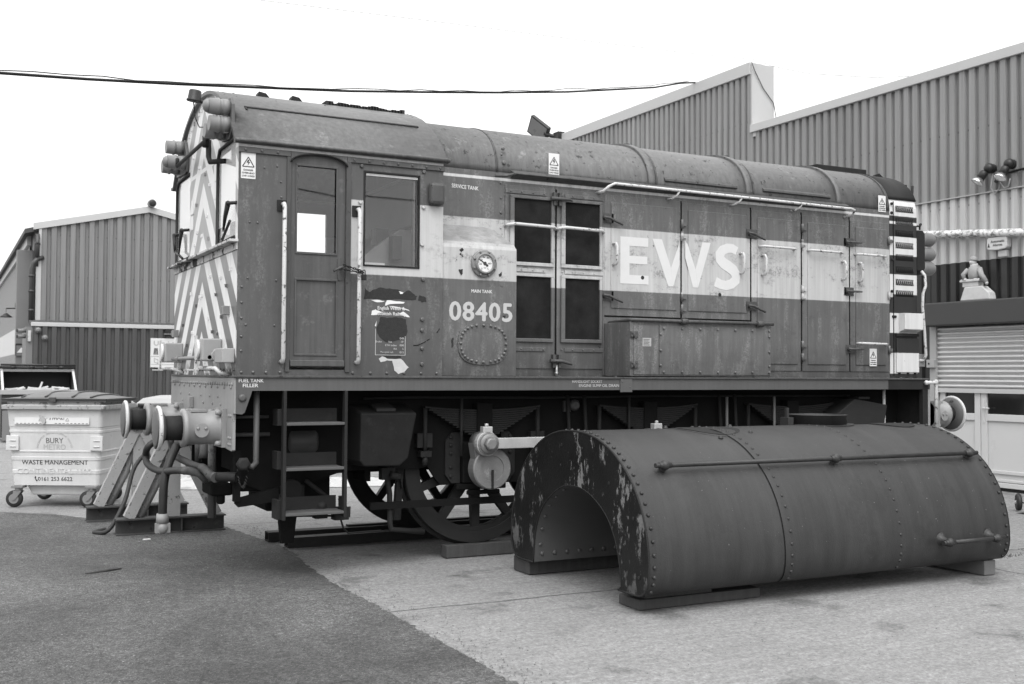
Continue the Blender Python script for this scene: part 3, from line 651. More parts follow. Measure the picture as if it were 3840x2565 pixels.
wall_cells(a, [0, 1.71], 1.58, 3.38, [(.66, 1.02, 2.55, 3.245), (.22, .52, 2.55, 3.2), (1.12, 1.5, 2.49, 3.245)], lambda m_, x0, x1, z0, z1: m_.box(x0, x1, W-.04, W, z0, z1))
P(a, 'cab_side', M['cab'])
a = MB()   # front wall under the roof arch with two windows
ye = [.0022+i*(W-.0044)/34 for i in range(35)]; fh = [(.085, .70, 2.655, 3.435), (1.86, 2.47, 2.655, 3.435)]
ys = sorted(set([round(q_, 4) for q_ in ye]+[h[0] for h in fh]+[h[1] for h in fh]))
for y0, y1 in zip(ys, ys[1:]):
    zr = [roofz(y0), roofz(y1)]; hs = [h for h in fh if h[0] < y1-1e-6 and h[1] > y0+1e-6]
    a.prism([(y0, 1.58), (y1, 1.58), (y1, hs[0][2] if hs else zr[1]), (y0, hs[0][2] if hs else zr[0])], 'x', -.001, .04)
    if hs: a.prism([(y0, hs[0][3]), (y1, hs[0][3]), (y1, max(zr[1], hs[0][3]+.003)), (y0, max(zr[0], hs[0][3]+.003))], 'x', -.001, .04)
for v_ in range(len(a.v)): a.v[v_] = (a.v[v_][0], a.v[v_][1]-1.2+1.2, a.v[v_][2])
rnd = random.Random(9)
for y, z in ((1.72, 2.32), (1.5, 2.2), (1.65, 1.97), (2.1, 2.05), (1.9, 1.86), (.95, 2.42), (.72, 2.25), (.55, 2.38), (.83, 1.95), (.64, 1.93), (.5, 2.06), (1.0, 2.07), (1.27, 2.28), (1.34, 2.27), (.95, 1.83), (.75, 1.8), (1.75, 1.8), (1.5, 2.85), (1.3, 2.8), (1.1, 2.95), (1.0, 3.2), (1.55, 3.1), (1.2, 3.32), (1.6, 2.75), (1.05, 2.75), (1.45, 3.42), (1.0, 3.5), (1.3, 3.62), (1.7, 3.55), (.2, 2.42), (.35, 2.30)):
    a.box(-.016, 0, y-.012, y+.012, z-.014, z+.014)
for i in range(22): a.lathe([(.013, 0), (.010, .01)], (-.001, .06+i*.115, 1.635), XN, 6)
for i in range(1, 24):
    y = i*W/24; a.box(-.012, 0, y-.012, y+.012, roofz(y)-.10, roofz(y)-.065)
P(a, 'cab_front', M['chev'])
a = MB(); a.prism([(0.0022, 1.582)]+[(q_, roofz(q_)-.003) for q_ in ye]+[(W-.0022, 1.582)], 'x', 1.67, 1.7092); P(a, 'cab_rear', M['cab'])
# roof sheet
a = MB(); o_ = [(q_, roofz(q_)-.008) for q_ in [-.0+i*W/40 for i in range(41)]]; o_ = [(-.03, 3.372)]+o_+[(W+.03, 3.372)]; up = [(y+(-.012 if y < .6 else .012 if y > W-.6 else 0), z+.03) for y, z in o_]; up[0] = (-.045, 3.385); up[-1] = (W+.045, 3.385)
a.prism(o_[::-1]+up, 'x', -.035, 1.745, sm=False)
for x in (.03, 1.69):
    for i in range(1, 12): y = i*.105; a.rivet((x+.03*math.sin(i), y, roofz(y)+.018), (0, -.5, .8), .012, .6)
for x, y in ((.12, .62), (.14, .5), (.15, .86), (.45, .62), (.55, .22), (.8, .22), (.3, .3), (1.2, .5), (1.5, .3), (.9, .7)): a.rivet((x, y, roofz(y)+.02), (0, -.6, .75), .012, .6)
rf = P(a, 'cab_roof', M['roof'])
for f_ in rf.data.polygons: f_.use_smooth = abs(f_.normal.x) < .5
a = MB(); a.tube([(-.04, -.042, 3.392), (1.75, -.042, 3.392)], .016, 8); a.build('gutter', M['roof'], rf); MB().tube([(-.04, W+.042, 3.392), (1.75, W+.042, 3.392)], .016, 8).build('gutter', M['roof'], rf)
a = MB(); b0 = len(a.v); a.box(.12, 1.62, -.006, .016, -.05, .006).box(.12, .135, -.05, .016, -.03, .006)
a.rot(Matrix.Translation((0, .34, roofz(.34)+.032)) @ Matrix.Rotation(R(35), 4, 'X')); a.build('rain_strip', M['soot2'], rf)
for x, y in ((.42, .95), (.72, .98)):
    z = roofz(y); a = MB(); a.prism([(x-.06, z), (x+.06, z), (x+.02, z+.045), (x-.04, z+.055)], 'y', y-.05, y+.05); a.build('roof_lug', M['soot2'], rf)
a = MB(); rnd = random.Random(2)
for i in range(26): x = .98+i*.028; a.box(x-.02, x+.02, .86, 1.0, roofz(.93)-.03, roofz(.93)+.022+rnd.uniform(0, .02))
a.build('roof_hatch_seal', M['rust'], rf)
# cornice above the side
for x0, x1 in ((0, .405), (.865, 1.72)):
    a = MB(); a.box(x0, x1, -.016, -.0005, 3.305, 3.345)
    for i in range(14):
        x = .05+i*.125
        if x0 < x-.02 and x+.02 < x1: a.rivet((x, -.016, 3.325), YN, .013)
    P(a, 'cornice', M['cab'], .003)
for sg_, t0_, t1_ in ((-1, 180, 90), (1, 0, 90)):
    ar_ = [(.635+.226*math.cos(R(t0_+(t1_-t0_)*k_/8)), 3.262+.072*math.sin(R(t0_+(t1_-t0_)*k_/8))) for k_ in range(9)]
    P(MB().prism(ar_+[(.635, 3.3445), (.635+sg_*.2285, 3.3445)], 'y', -.015, -.0006), 'door_spandrel', M['cab'])
P(MB().tube([(.635+.23*math.cos(R(t_)), -.018, 3.264+.076*math.sin(R(t_))) for t_ in range(180, -1, -12)], .007, 6), 'door_hood', M['soot2'])
# door opening frame, door
a = MB(); a.box(.375, .41, -.012, -.0005, 1.62, 3.31).box(.86, .90, -.014, -.0005, 1.62, 3.31); P(a, 'door_frame', M['grime'], .004)
door = P(MB().box(.412, .462, .012, .036, 1.66, 3.338).box(.79, .858, .012, .036, 1.66, 3.338).box(.462, .79, .012, .036, 3.25, 3.338).box(.462, .79, .012, .036, 2.36, 2.56).box(.462, .79, .012, .036, 1.66, 1.755).box(.455, .80, .022, .034, 1.755, 2.36), 'cab_door', M['doorwood'])
a = MB()
for x0, x1, z0, z1 in ((.45, .80, 1.755, 2.355), (.452, .795, 2.555, 3.255)):
    a.box(x0, x1, .004, .012, z1-.012, z1+.006).box(x0, x1, .004, .012, z0-.006, z0+.012).box(x0, x0+.014, .004, .012, z0+.0121, z1-.0121).box(x1-.014, x1, .004, .012, z0+.0121, z1-.0121)
a.build('moulding', M['doorwood'], door, bev=.003); MB().box(.415, .856, -.02, .0119, 1.665, 1.715).build('weather_board', M['doorwood'], door, bev=.006)
MB().box(.46, .792, .024, .028, 2.55, 3.26).build('pane', M['glass'], door)
a = MB(); a.prism([(.80, 2.36), (.82, 2.35), (.84, 2.36), (.845, 2.45), (.84, 2.52), (.82, 2.535), (.80, 2.52), (.795, 2.45)], 'y', .004, .0119).cyl((.82, .01, 2.455), (.82, -.05, 2.455), .012, n=8).tube([(.825, -.05, 2.46), (.79, -.055, 2.445), (.745, -.06, 2.42)], [.009, .011, .009], 8); a.build('door_handle', M['grime'], door)
# opposite door
od = P(MB().box(.615, .66, W-.03, W-.012, 1.66, 3.3).box(1.02, 1.065, W-.03, W-.012, 1.66, 3.3), 'cab_door', M['doorwood'])
MB().box(.66, 1.02, W-.03, W-.024, 2.55, 3.245).build('pane', M['glass'], od)
# side window
wf = P(MB().box(1.015, 1.495, -.01, .01, 3.235, 3.252).box(1.015, 1.495, -.01, .01, 2.478, 2.492).box(1.008, 1.022, -.01, .01, 2.478, 3.252).box(1.484, 1.498, -.01, .01, 2.478, 3.252), 'side_window', M['soot2'], .004)
MB().box(1.03, 1.48, .002, .012, 3.214, 3.234).build('sliding_rail', M['bright'], wf); MB().box(1.022, 1.484, .014, .018, 2.492, 3.235).build('pane', M['glass'], wf)
a = MB(); a.box(1.45, 1.465, .02, .06, 2.5, 3.2).box(1.47, 1.476, .005, .03, 2.49, 3.23).build('sliding_frame', M['grime'], wf)
# front windows with rubber, wipers
for y0, y1 in ((.085, .70), (1.86, 2.47)):
    fw = P(MB().box(.002, .004, y0, y1, 2.655, 3.435), 'front_window', M['glass'])
    MB().box(.006, .008, y0, y1, 2.79 if y0 < 1 else 2.66, 3.45).build('added_reflection_card', M['painted_sky'], fw)  # white card added behind the pane to imitate its sky reflection
    ins = [(y0+.005, 2.66), (y1-.005, 2.66), (y1-.005, 3.36), (y1-.07, 3.43), (y0+.005, 3.43)]
    a = MB(); a.tube([(-.004, p_[0], p_[1]) for p_ in (ins[0], ins[1], ins[2], ins[3], ins[4])], .015, 8, True); a.build('rubber_seal', M['rubber'], fw)
a = MB()
for (x, y, z), e1, e2 in (((-.05, .03, 2.92), (.245, 2.735), (.255, 2.70)), ((-.05, 1.95, 2.9), (1.86, 2.73), (1.84, 2.7))):
    pass
def wiper(y, z, ye_, ze, b0, b1):
    a = MB(); a.cyl((0, y-.06, z), (-.05, y, z), .014, n=8); a.ball((-.05, y+.02, z), .022, 8)
    a.tube([(-.05, y+.02, z), (-.05, (y+ye_)/2+.03, (z+ze)/2), (-.05, ye_, ze)], [.022, .016, .008], 6); a.tube([(-.045, b0[0], b0[1]), (-.045, b1[0], b1[1])], .012, 6); a.tube([(-.05, ye_, ze), (-.045, (b0[0]+b1[0])/2, (b0[1]+b1[1])/2)], .009, 6)
    return P(a, 'wiper', M['black'])
wiper(.10, 2.92, .27, 2.725, (.07, 2.78), (.33, 2.66)); wiper(1.96, 2.92, 2.08, 2.75, (1.95, 2.66), (2.32, 2.76))
a = MB(); a.tube([(-.05, 2.36, 2.92), (-.05, 2.30, 2.75)], [.02, .01], 6).cyl((0, 2.36, 2.92), (-.06, 2.36, 2.92), .016, n=8); P(a, 'wiper', M['black'])
# ledge across the cab front
a = MB(); a.box(-.07, -.0015, -.03, W+.03, 2.612, 2.632).box(-.012, -.0016, -.01, W+.01, 2.555, 2.611); ld = P(a, 'front_ledge', worn('rusty_ledge_paint', .42, .4, 8, .6, rust=.52, rsc=7), .003)
# small notices on front
for y, z in ((.80, 3.27), (.80, 3.12), (1.74, 3.1), (1.74, 2.97)): P(MB().box(-.004, -.0015, y-.05, y+.05, z-.07, z+.07), 'notice', M['labelw'])
# -- light clusters on cab front
def lamp_unit(y, z, ln=.16, lens=True):
    a = MB(); r_ = .064; a.lathe([(r_, 0), (r_, .055), (r_-.003, .056), (r_-.003, .075), (r_+.005, .08), (r_+.005, .094), (r_-.001, .098), (r_-.004, ln), (r_-.012, ln)], (-.03, y, z), XN, 24).box(-.075, -.04, y-.02, y+.02, z-r_-.004, z-r_+.01)
    o = P(a, 'marker_lamp', M['lampgrey'])
    if lens: MB().lathe([(r_-.009, ln-.004), (r_-.013, ln+.018), (r_-.03, ln+.036), (.006, ln+.045)], (-.03, y, z), XN, 20).build('lens', M['lampgrey'], o)
    else: MB().lathe([(r_-.012, ln-.05), (r_-.014, ln-.045)], (-.03, y, z), XN, 20).build('lens', M['black'], o)
    return o
for pts, lamps in (([(.12, 3.50), (.13, 3.70), (.18, 3.76), (.30, 3.77), (.33, 3.62), (.46, 3.60), (.46, 3.46), (.20, 3.44)], ((.215, 3.685, 1), (.21, 3.55, 0), (.37, 3.525, 0))),
                   ([(1.93, 3.46), (1.90, 3.60), (2.02, 3.77), (2.17, 3.77), (2.20, 3.62), (2.38, 3.60), (2.38, 3.47), (2.0, 3.45)], ((2.07, 3.70, 0), (1.97, 3.545, 1), (2.27, 3.55, 0)))):
    P(MB().prism(pts, 'x', -.03, -.004), 'lamp_plate', M['redpaint'], .004)
    for y, z, l_ in lamps: lamp_unit(y, z, .16 if l_ else .155, bool(l_))
a = MB(); a.tube([(-.12, 1.85, 3.49), (-.12, .50, 3.50), (-.05, .40, 3.49)], .017, 8).tube([(-.1, .62, 3.5), (-.1, .61, 3.36), (-.1, .55, 3.31), (-.0, .45, 3.31)], .022, 8).tube([(-.12, 1.85, 3.49), (-.12, 1.85, 3.56)], .018, 8)
a.cyl((-.12, .62, 3.44), (-.12, .62, 3.53), .03, n=8); P(a, 'conduit', M['soot2'])
# horn on bracket above the front
hb = P(MB().lathe([(.060, 0), (.062, .012), (.054, .02), (.050, .085), (.042, .095), (.01, .098)], (-.205, .70, 3.82), (.10, -.12, 1), 20), 'warning_horn', M['black'])
a = MB(); a.prism([(.60, 3.60), (.64, 3.60), (.655, 3.72), (.70, 3.80), (.66, 3.82), (.615, 3.74)], 'x', -.03, -.012).tube([(-.02, .665, 3.79), (-.12, .68, 3.82), (-.2, .70, 3.83)], .016, 6); a.build('bracket', M['black'], hb)
MB().tube([(-.02, .86, 3.66), (-.12, .90, 3.66), (-.15, .92, 3.74), (-.2, .74, 3.82)], .005, 5).build('cable', M['black'], hb)
# -- lower front: tail lamps, bar, brackets
for y in (.60, 2.22):
    t_ = P(MB().box(-.16, -.002, y-.13, y+.13, 1.705, 1.885), 'tail_lamp', M['taillamp'], .012)
    MB().lathe([(.075, 0), (.08, .02), (.06, .022)], (-.16, y, 1.80), XN, 18).build('lens', M['labelw'], t_)
    MB().box(-.19, -.175, y-.02, y+.02, 1.64, 1.91).box(-.25, -.161, y-.025, y+.025, 1.628, 1.64).build('lamp_iron', M['chipwhite'], t_)
a = MB(); a.tube([(-.10, 2.05, 1.735), (-.10, .47, 1.735)], .017, 8).cyl((-.1, 1.8, 1.735), (-.1, 1.75, 1.735), .024, n=8); P(a, 'conduit', M['lampgrey'])
P(MB().box(-.10, -.002, .04, .30, 1.69, 1.80).cyl((-.05, .30, 1.75), (-.05, .42, 1.75), .035, n=12).cyl((-.05, .38, 1.75), (-.05, .40, 1.75), .055, n=14), 'junction_box', M['taillamp'], .006)
a = MB(); a.tube([(-.002, .20, 1.60), (-.08, .20, 1.615), (-.10, .25, 1.645), (-.10, .85, 1.65)], .018, 8); P(a, 'step_bracket', M['chipwhite'])
a = MB(); a.tube([(-.002, 2.05, 1.60), (-.08, 2.05, 1.64), (-.10, 2.15, 1.645), (-.10, 2.75, 1.65)], .016, 8); P(a, 'step_bracket', M['chipwhite'])
for y, z in ((.27, 2.10), (2.36, 1.98)): P(MB().box(-.05, -.002, y-.04, y+.04, z-.035, z+.035).box(-.055, -.03, y+.03, y+.05, z-.02, z+.03), 'lamp_socket', M['lampgrey'], .004)
# -- cab handrails, junction box
for x in (.345, .955):
    a = MB(); a.tube([(x, 0, 2.925), (x, -.05, 2.925), (x, -.068, 2.90), (x, -.068, 1.73), (x, -.05, 1.70), (x, 0, 1.70)], .017, 10)
    P(a, 'cab_handrail', M['chipwhite']); 
    P(MB().box(x-.045, x+.03, -.012, -.0008, 2.87, 2.96), 'handrail_bracket', M['soot2'], .004)
P(MB().box(1.565, 1.70, -.075, -.0008, 3.012, 3.20), 'junction_box', M['grime'], .03)
# -- warning labels
def warning(x, y, z, w_=.112, h_=.20):
    o = P(MB().box(x, x+w_, y-.003, y-.0008, z, z+h_), 'warning_label', M['labelw'])
    a = MB(); cx = x+w_/2; b_ = z+h_*.46; s_ = w_*.40; t_ = h_*.37
    tri = [(cx-s_, b_), (cx+s_, b_), (cx, b_+t_)]
    for i in range(3):
        p_, q_ = tri[i], tri[(i+1) % 3]; a.tube([(p_[0], y-.0035, p_[1]), (q_[0], y-.0035, q_[1])], .0035, 4)
    a.prism([(cx-.004, b_+t_*.72), (cx-.014, b_+t_*.40), (cx, b_+t_*.42), (cx-.006, b_+t_*.1), (cx+.014, b_+t_*.5), (cx+.001, b_+t_*.48), (cx+.008, b_+t_*.72)], 'y', y-.0042, y-.0031)
    a.build('hazard_symbol', M['labelk'], o)
    for i, (s, f_) in enumerate((('DANGER', .66), ('OVERHEAD', .86), ('LIVE WIRES', .86))):
        text(s, 'lettering', M['labelk'], o, cx-w_*f_/2, y-.0031, z+h_*(.30-.115*i), width=w_*f_, height=h_*.062, bold=0.0030)
    return o
warning(.018, 0, 3.105); warning(2.965, .445, 3.462); warning(7.11, .445, 3.418, .11, .18); warning(6.96, .4315, 1.72, .105, .19)
# -- peeled paint on the cab side
def patch(name, mat, pts, seed, y=-.0012, amp=.008, n=7, th=.0008):
    amp, n = amp*.45, 3
    return P(MB().prism(ragged(pts, amp, n, seed), 'y', y-th, y), name, mat)
patch('rust_patch', M['rust'], [(1.02, 2.21), (1.03, 2.30), (1.06, 2.27), (1.10, 2.29), (1.16, 2.315), (1.20, 2.30), (1.26, 2.305), (1.32, 2.30), (1.36, 2.27), (1.40, 2.30), (1.44, 2.275), (1.48, 2.25), (1.47, 2.22), (1.36, 2.22), (1.24, 2.215), (1.12, 2.215)], 3)
patch('rust_patch', M['rust'], [(1.49, 2.22), (1.50, 2.26), (1.53, 2.255), (1.56, 2.24), (1.56, 2.21), (1.52, 2.205)], 4)
patch('rust_patch', M['rust'], [(1.16, 2.07), (1.22, 2.065), (1.28, 2.075), (1.34, 2.07), (1.385, 2.06), (1.39, 2.0), (1.40, 1.95), (1.37, 1.90), (1.30, 1.88), (1.22, 1.865), (1.16, 1.90), (1.14, 1.94), (1.125, 1.98), (1.15, 2.02)], 5)
patch('rust_patch', M['rust'], [(1.18, 1.757), (1.24, 1.77), (1.34, 1.76), (1.345, 1.735), (1.28, 1.73), (1.22, 1.735)], 6, amp=.005)
patch('peeled_primer', M['peel'], [(1.15, 1.735), (1.18, 1.752), (1.24, 1.742), (1.28, 1.735), (1.33, 1.745), (1.36, 1.72), (1.41, 1.665), (1.37, 1.625), (1.32, 1.61), (1.29, 1.635), (1.275, 1.68), (1.265, 1.715), (1.22, 1.718), (1.17, 1.705)], 7, y=-.001, amp=.006)
for pts, sd in (([(1.08, 2.205), (1.13, 2.19), (1.16, 2.19), (1.20, 2.2), (1.13, 2.21)], 8), ([(1.22, 2.21), (1.30, 2.205), (1.37, 2.20), (1.36, 2.185), (1.25, 2.18), (1.20, 2.165), (1.21, 2.2)], 9), ([(1.19, 2.165), (1.30, 2.16), (1.40, 2.14), (1.42, 2.125), (1.34, 2.145), (1.24, 2.16)], 10), ([(1.08, 2.085), (1.09, 2.12), (1.12, 2.13), (1.16, 2.115), (1.21, 2.115), (1.14, 2.10), (1.13, 2.085)], 11), ([(1.32, 2.105), (1.36, 2.12), (1.40, 2.095), (1.42, 2.075), (1.38, 2.08)], 12), ([(1.32, 2.285), (1.36, 2.28), (1.35, 2.265), (1.33, 2.265)], 13), ([(1.115, 2.0), (1.13, 2.04), (1.125, 1.99)], 14)):
    patch('torn_sticker', M['labelw'], pts, sd, y=-.0021 if sd in (13,) else -.0008, amp=.005, n=5)
text('English Welsh &', 'lettering', M['letter'], loco, 1.137, -.0012, 2.122, width=.235, height=.036, bold=0.0046)
text('Scottish Railway', 'lettering', M['letter'], loco, 1.137, -.0012, 2.078, width=.245, height=.036, bold=0.0046)
a = MB(); a.box(1.118, 1.122, -.003, -.0008, 1.765, 1.975).box(1.376, 1.380, -.003, -.0008, 1.765, 1.92).box(1.118, 1.38, -.003, -.0008, 1.761, 1.765); P(a, 'data_panel_border', M['number'])
for i, (l_, r_) in enumerate((('', '049'), ('Brake         hes', '19'), ('ETH index', '000'), ('RA', '5'), ('Max speed mph', '015'))):
    z = 1.892-.0285*i
    if r_: text(r_, 'lettering', M['number'], loco, 1.366-.012*len(r_), -.0022, z, height=.017, bold=0.0038)
    if l_: text(l_, 'lettering', M['number'], loco, 1.30-.0105*len(l_), -.0008, z, height=.016)
a = MB(); a.tube([(1.45, -.0012, 1.845), (1.49, -.0012, 1.848), (1.53, -.0012, 1.865), (1.56, -.0012, 1.88)], .0045, 5).tube([(1.57, -.0012, 1.888), (1.595, -.0012, 1.90)], .004, 5).tube([(1.66, -.0012, 1.955), (1.685, -.0012, 1.99)], .004, 5); P(a, 'scratch', M['soot2'])
# -- cab interior
a = MB(); a.box(.05, 1.66, .05, 2.5, 1.60, 1.64); P(a, 'cab_floor', M['inside'])
a = MB(); a.prism([(.9, 1.64), (1.66, 1.64), (1.66, 2.86), (1.5, 2.86), (1.05, 2.52), (.9, 2.5)], 'y', .45, 2.1); dk = P(a, 'control_desk', M['inside'], .01)
a = MB(); a.lathe([(.10, 0), (.11, .012), (.12, .0)], (1.0, .55, 2.66), (-.6, 0, .8), 20).cyl((1.05, .55, 2.52), (1.0, .55, 2.66), .015, n=8).box(1.3, 1.42, .50, .62, 2.72, 2.86).box(1.38, 1.46, .30, .40, 2.58, 2.78); a.build('controls', M['interior_dark'], dk)
a = MB(); a.box(1.08, 1.3, .28, .44, 2.44, 2.54); a.build('shelf', M['labelw'], dk)
P(MB().box(1.60, 1.665, .1, 2.45, 2.9, 3.3).tube([(1.62, .4, 1.7), (1.62, .4, 3.3)], .03, 8), 'cab_fittings', M['inside'])
# ------------------------------------------------------------------ bonnet
YH = .45; HW = 1.275-YH
def hoodz(y, g_=0.):
    u = min(1, abs(y-1.275)/(HW+g_)); return 3.44+(.52+g_)*(1-u**2.25)**(1/2.25)
def hoodprof(g_=0., n=40, z0=None, s0=0):
    pts = []
    for i in range(n+1):
        t_ = math.pi*i/n; c_, s_ = math.cos(t_), math.sin(t_)
        e = 2/2.25; y = 1.275-(HW+g_)*math.copysign(abs(c_)**e, c_); z = 3.44+(.52+g_)*abs(s_)**e; pts.append((y, z))
    return pts
hp = hoodprof()
a = MB(); a.prism([(YH, 1.58), (2.55-YH, 1.58), (2.55-YH, 3.439), (YH, 3.439)], 'x', 1.711, 7.28); hood = P(a, 'bonnet', M['hood'])
a = MB(); a.prism([(y, max(z, 3.4391)) for y, z in hp], 'x', 1.712, 7.285, sm=True)
rnd = random.Random(6)
for x in (2.48,): a.rivet((x, YH+.0, 3.60), YN, .013)
P(a, 'bonnet_top', M['hood_top'])
for x0, x1, g_, nm in ((2.42, 2.44, .006, 'roof_joint'), (4.07, 4.15, .022, 'roof_band'), (4.165, 4.185, .01, 'roof_joint'), (5.27, 5.35, .022, 'roof_band'), (5.37, 5.39, .01, 'roof_joint'), (6.50, 6.57, .022, 'roof_band'), (7.24, 7.262, .008, 'roof_joint')):
    q = hoodprof(g_); P(MB().prism([(YH-g_, 3.44)]+q+[(2.55-YH+g_, 3.44)] if False else q, 'x', x0, x1, sm=True), nm, M['hood_top'] if g_ > .02 else M['grime'])
for x, nm in ((2.475, 'x'),):
    a = MB(); a.box(1.76, 2.455, YH-.004, YH-.0005, 1.6, 3.36)
    for i in range(13): a.rivet((x, YH-.001, 1.72+i*.135), YN, .012)
    a.lathe([(.018, 0), (.018, .012), (.01, .016)], (2.50, YH-.001, 3.53), YN, 6).lathe([(.018, 0), (.018, .012), (.01, .016)], (2.50, YH+.02, 3.66), YN, 6); P(a, 'end_plate', M['hood'])
# gutter, pale stripe carries on in the paint
a = MB(); a.prism([(YH-.075, 3.425), (YH-.07, 3.438), (YH, 3.47), (YH, 3.395), (YH-.03, 3.40)], 'x', 2.57, 6.62); P(a, 'bonnet_gutter', M['grime'], .003)
P(MB().tube([(2.40, YH-.03, 3.395), (2.5, YH-.06, 3.40), (2.60, YH-.06, 3.43)], .014, 6), 'drain_pipe', M['grime'])
for x0, x1 in ((4.27, 5.16), (5.50, 6.42)):
    a = MB(); a.prism([(YH-.012, 3.535), (YH+.02, 3.56), (YH+.03, 3.53), (YH+.0, 3.505), (YH-.016, 3.515)], 'x', x0, x1); a.prism([(x0, 3.54), (x0+.02, 3.54), (x0, 3.62)], 'y', YH+.02, YH+.04); P(a, 'rain_strip', M['grime'], .002)
# long handrail
a = MB(); a.tube([(3.49, YH, 3.335), (3.52, YH-.07, 3.34), (3.56, YH-.11, 3.385), (3.62, YH-.12, 3.415), (6.60, YH-.12, 3.395), (6.66, YH-.11, 3.385), (6.67, YH-.07, 3.35), (6.61, YH, 3.32)], .0145, 10)
lr = P(a, 'bonnet_handrail', M['chipwhite'])
for x in (4.36, 5.13, 5.92):
    MB().tube([(x, YH-.12, 3.40), (x-.02, YH-.11, 3.36), (x-.04, YH-.06, 3.335), (x-.06, YH, 3.335)], .010, 8).build('bracket', M['chipwhite'], lr)
# lifting eyes, box and lugs on top
for x, y in ((4.48, 1.45), (5.82, 1.45)):
    a = MB(); n_ = 16
    pts = [(x+.05*math.cos(2*math.pi*i/n_), 1.45, hoodz(1.45)+.06+.07*math.sin(2*math.pi*i/n_)) for i in range(n_+1)]; a.tube(pts, .016, 8); P(a, 'lifting_eye', M['grime'])
a = MB(); a.box(6.72, 7.48, .98, 1.6, 3.93, 4.00).box(6.70, 7.50, .95, 1.63, 3.90, 3.94); P(a, 'exhaust_cowl', M['soot2'], .008)
a = MB(); a.prism([(7.55, 3.88), (7.75, 3.86), (7.72, 3.93), (7.66, 3.97), (7.60, 3.95)], 'y', .96, 1.0); P(a, 'lifting_lug', M['soot2'])
def door_handle(x, z0, z1, y=YH-.012, parent=loco, horiz=False, ln=.45):
    a = MB()
    if horiz: a.tube([(x, y, z0), (x+.005, y-.045, z0), (x+.03, y-.062, z0), (x+ln-.03, y-.062, z0-.004), (x+ln-.005, y-.045, z0-.004), (x+ln, y, z0-.004)], .0125, 8)
    else: a.tube([(x, y, z1), (x+.005, y-.045, z1), (x+.008, y-.062, z1-.03), (x+.008, y-.062, z0+.03), (x+.005, y-.045, z0), (x, y, z0)], .0135, 8)
    return a.build('grab_handle', M['chipwhite'], parent)
def hinge(x, z, parent, y=YH-.012):
    a = MB(); a.cyl((x, y-.012, z-.045), (x, y-.012, z+.045), .013, n=8).box(x-.01, x+.055, y-.012, y-.0005, z-.018, z+.018); return a.build('hinge', M['hood'], parent)
def latch(x, z, parent, y=YH-.012, drop=-.06, flip=1):
    a = MB(); a.box(x-.07, x+.07, y-.006, y-.0005, z-.045, z+.045); a.cyl((x-.03, y-.04, z), (x-.03, y, z), .022, n=10); a.tube([(x-.06*flip, y-.035, z+.004), (x, y-.04, z), (x+.09*flip, y-.045, z+drop*.6), (x+.15*flip, y-.045, z+drop)], [.012, .014, .013, .009], 6)
    return a.build('latch', M['grime'], parent)
def flat_door(x0, x1, z0, z1, inset=.07):
    dd = P(MB().box(x0, x1, YH-.008, YH-.0005, z0, z1), 'bonnet_door', M['hood'], .002)
    MB().box(x0+inset, x1-inset+.02, YH-.018, YH-.0081, z0+.07, z1-.07).build('raised_panel', M['hood'], dd, bev=.006)
    return dd
M['seam'] = M['soot']
d1 = flat_door(3.575, 4.455, 2.175, 3.325); d2 = flat_door(4.475, 5.325, 2.175, 3.315)
d3 = flat_door(5.345, 6.00, 1.66, 3.305); d4 = flat_door(6.02, 6.675, 1.66, 3.30); d5 = flat_door(6.695, 7.262, 1.66, 3.295)
a = MB()
for x, z0 in ((3.565, 2.17), (4.465, 2.17), (5.335, 1.66), (6.01, 1.66), (6.685, 1.66)): a.box(x-.008, x+.008, YH-.0035, YH-.0004, z0, 3.33)
a.box(3.57, 5.33, YH-.0033, YH-.0004, 2.162, 2.176); P(a, 'door_gap', M['soot'])
door_handle(3.665, 2.66, 2.86, parent=d1, y=YH-.018); door_handle(5.185, 2.65, 2.85, parent=d2, y=YH-.018); door_handle(5.47, 2.645, 2.845, parent=d3, y=YH-.018)
door_handle(6.56, 2.645, 2.835, parent=d4, y=YH-.018); door_handle(6.80, 2.635, 2.83, parent=d5, y=YH-.018)
door_handle(5.43, 2.935, 0, parent=d3, horiz=True, ln=.46); door_handle(6.09, 2.93, 0, parent=d4, horiz=True, ln=.455); door_handle(6.75, 2.925, 0, parent=d5, horiz=True, ln=.42); door_handle(6.78, 1.965, 0, parent=d5, horiz=True, ln=.41)
for z in (3.10, 2.98, 2.38, 2.26): hinge(4.465, z, d2)
for z in (3.16, 3.0, 2.52, 2.44, 1.93, 1.80): hinge(6.01, z, d4)
for z in (3.1, 2.5, 1.9): hinge(7.25, z, d5)
latch(3.60, 3.10, d1); latch(3.60, 2.36, d1); latch(5.335, 3.06, d2); latch(5.335, 2.32, d2); latch(6.665, 3.05, d4, drop=.0); latch(6.665, 2.52, d4, drop=-.0); latch(6.685, 1.90, d4, drop=.0)
for x, z in ((4.0, 2.55), (4.93, 2.42)): P(MB().lathe([(.018, 0), (.02, .002)], (x, YH-.019, z), YN, 9), 'paint_chip', M['rust'])
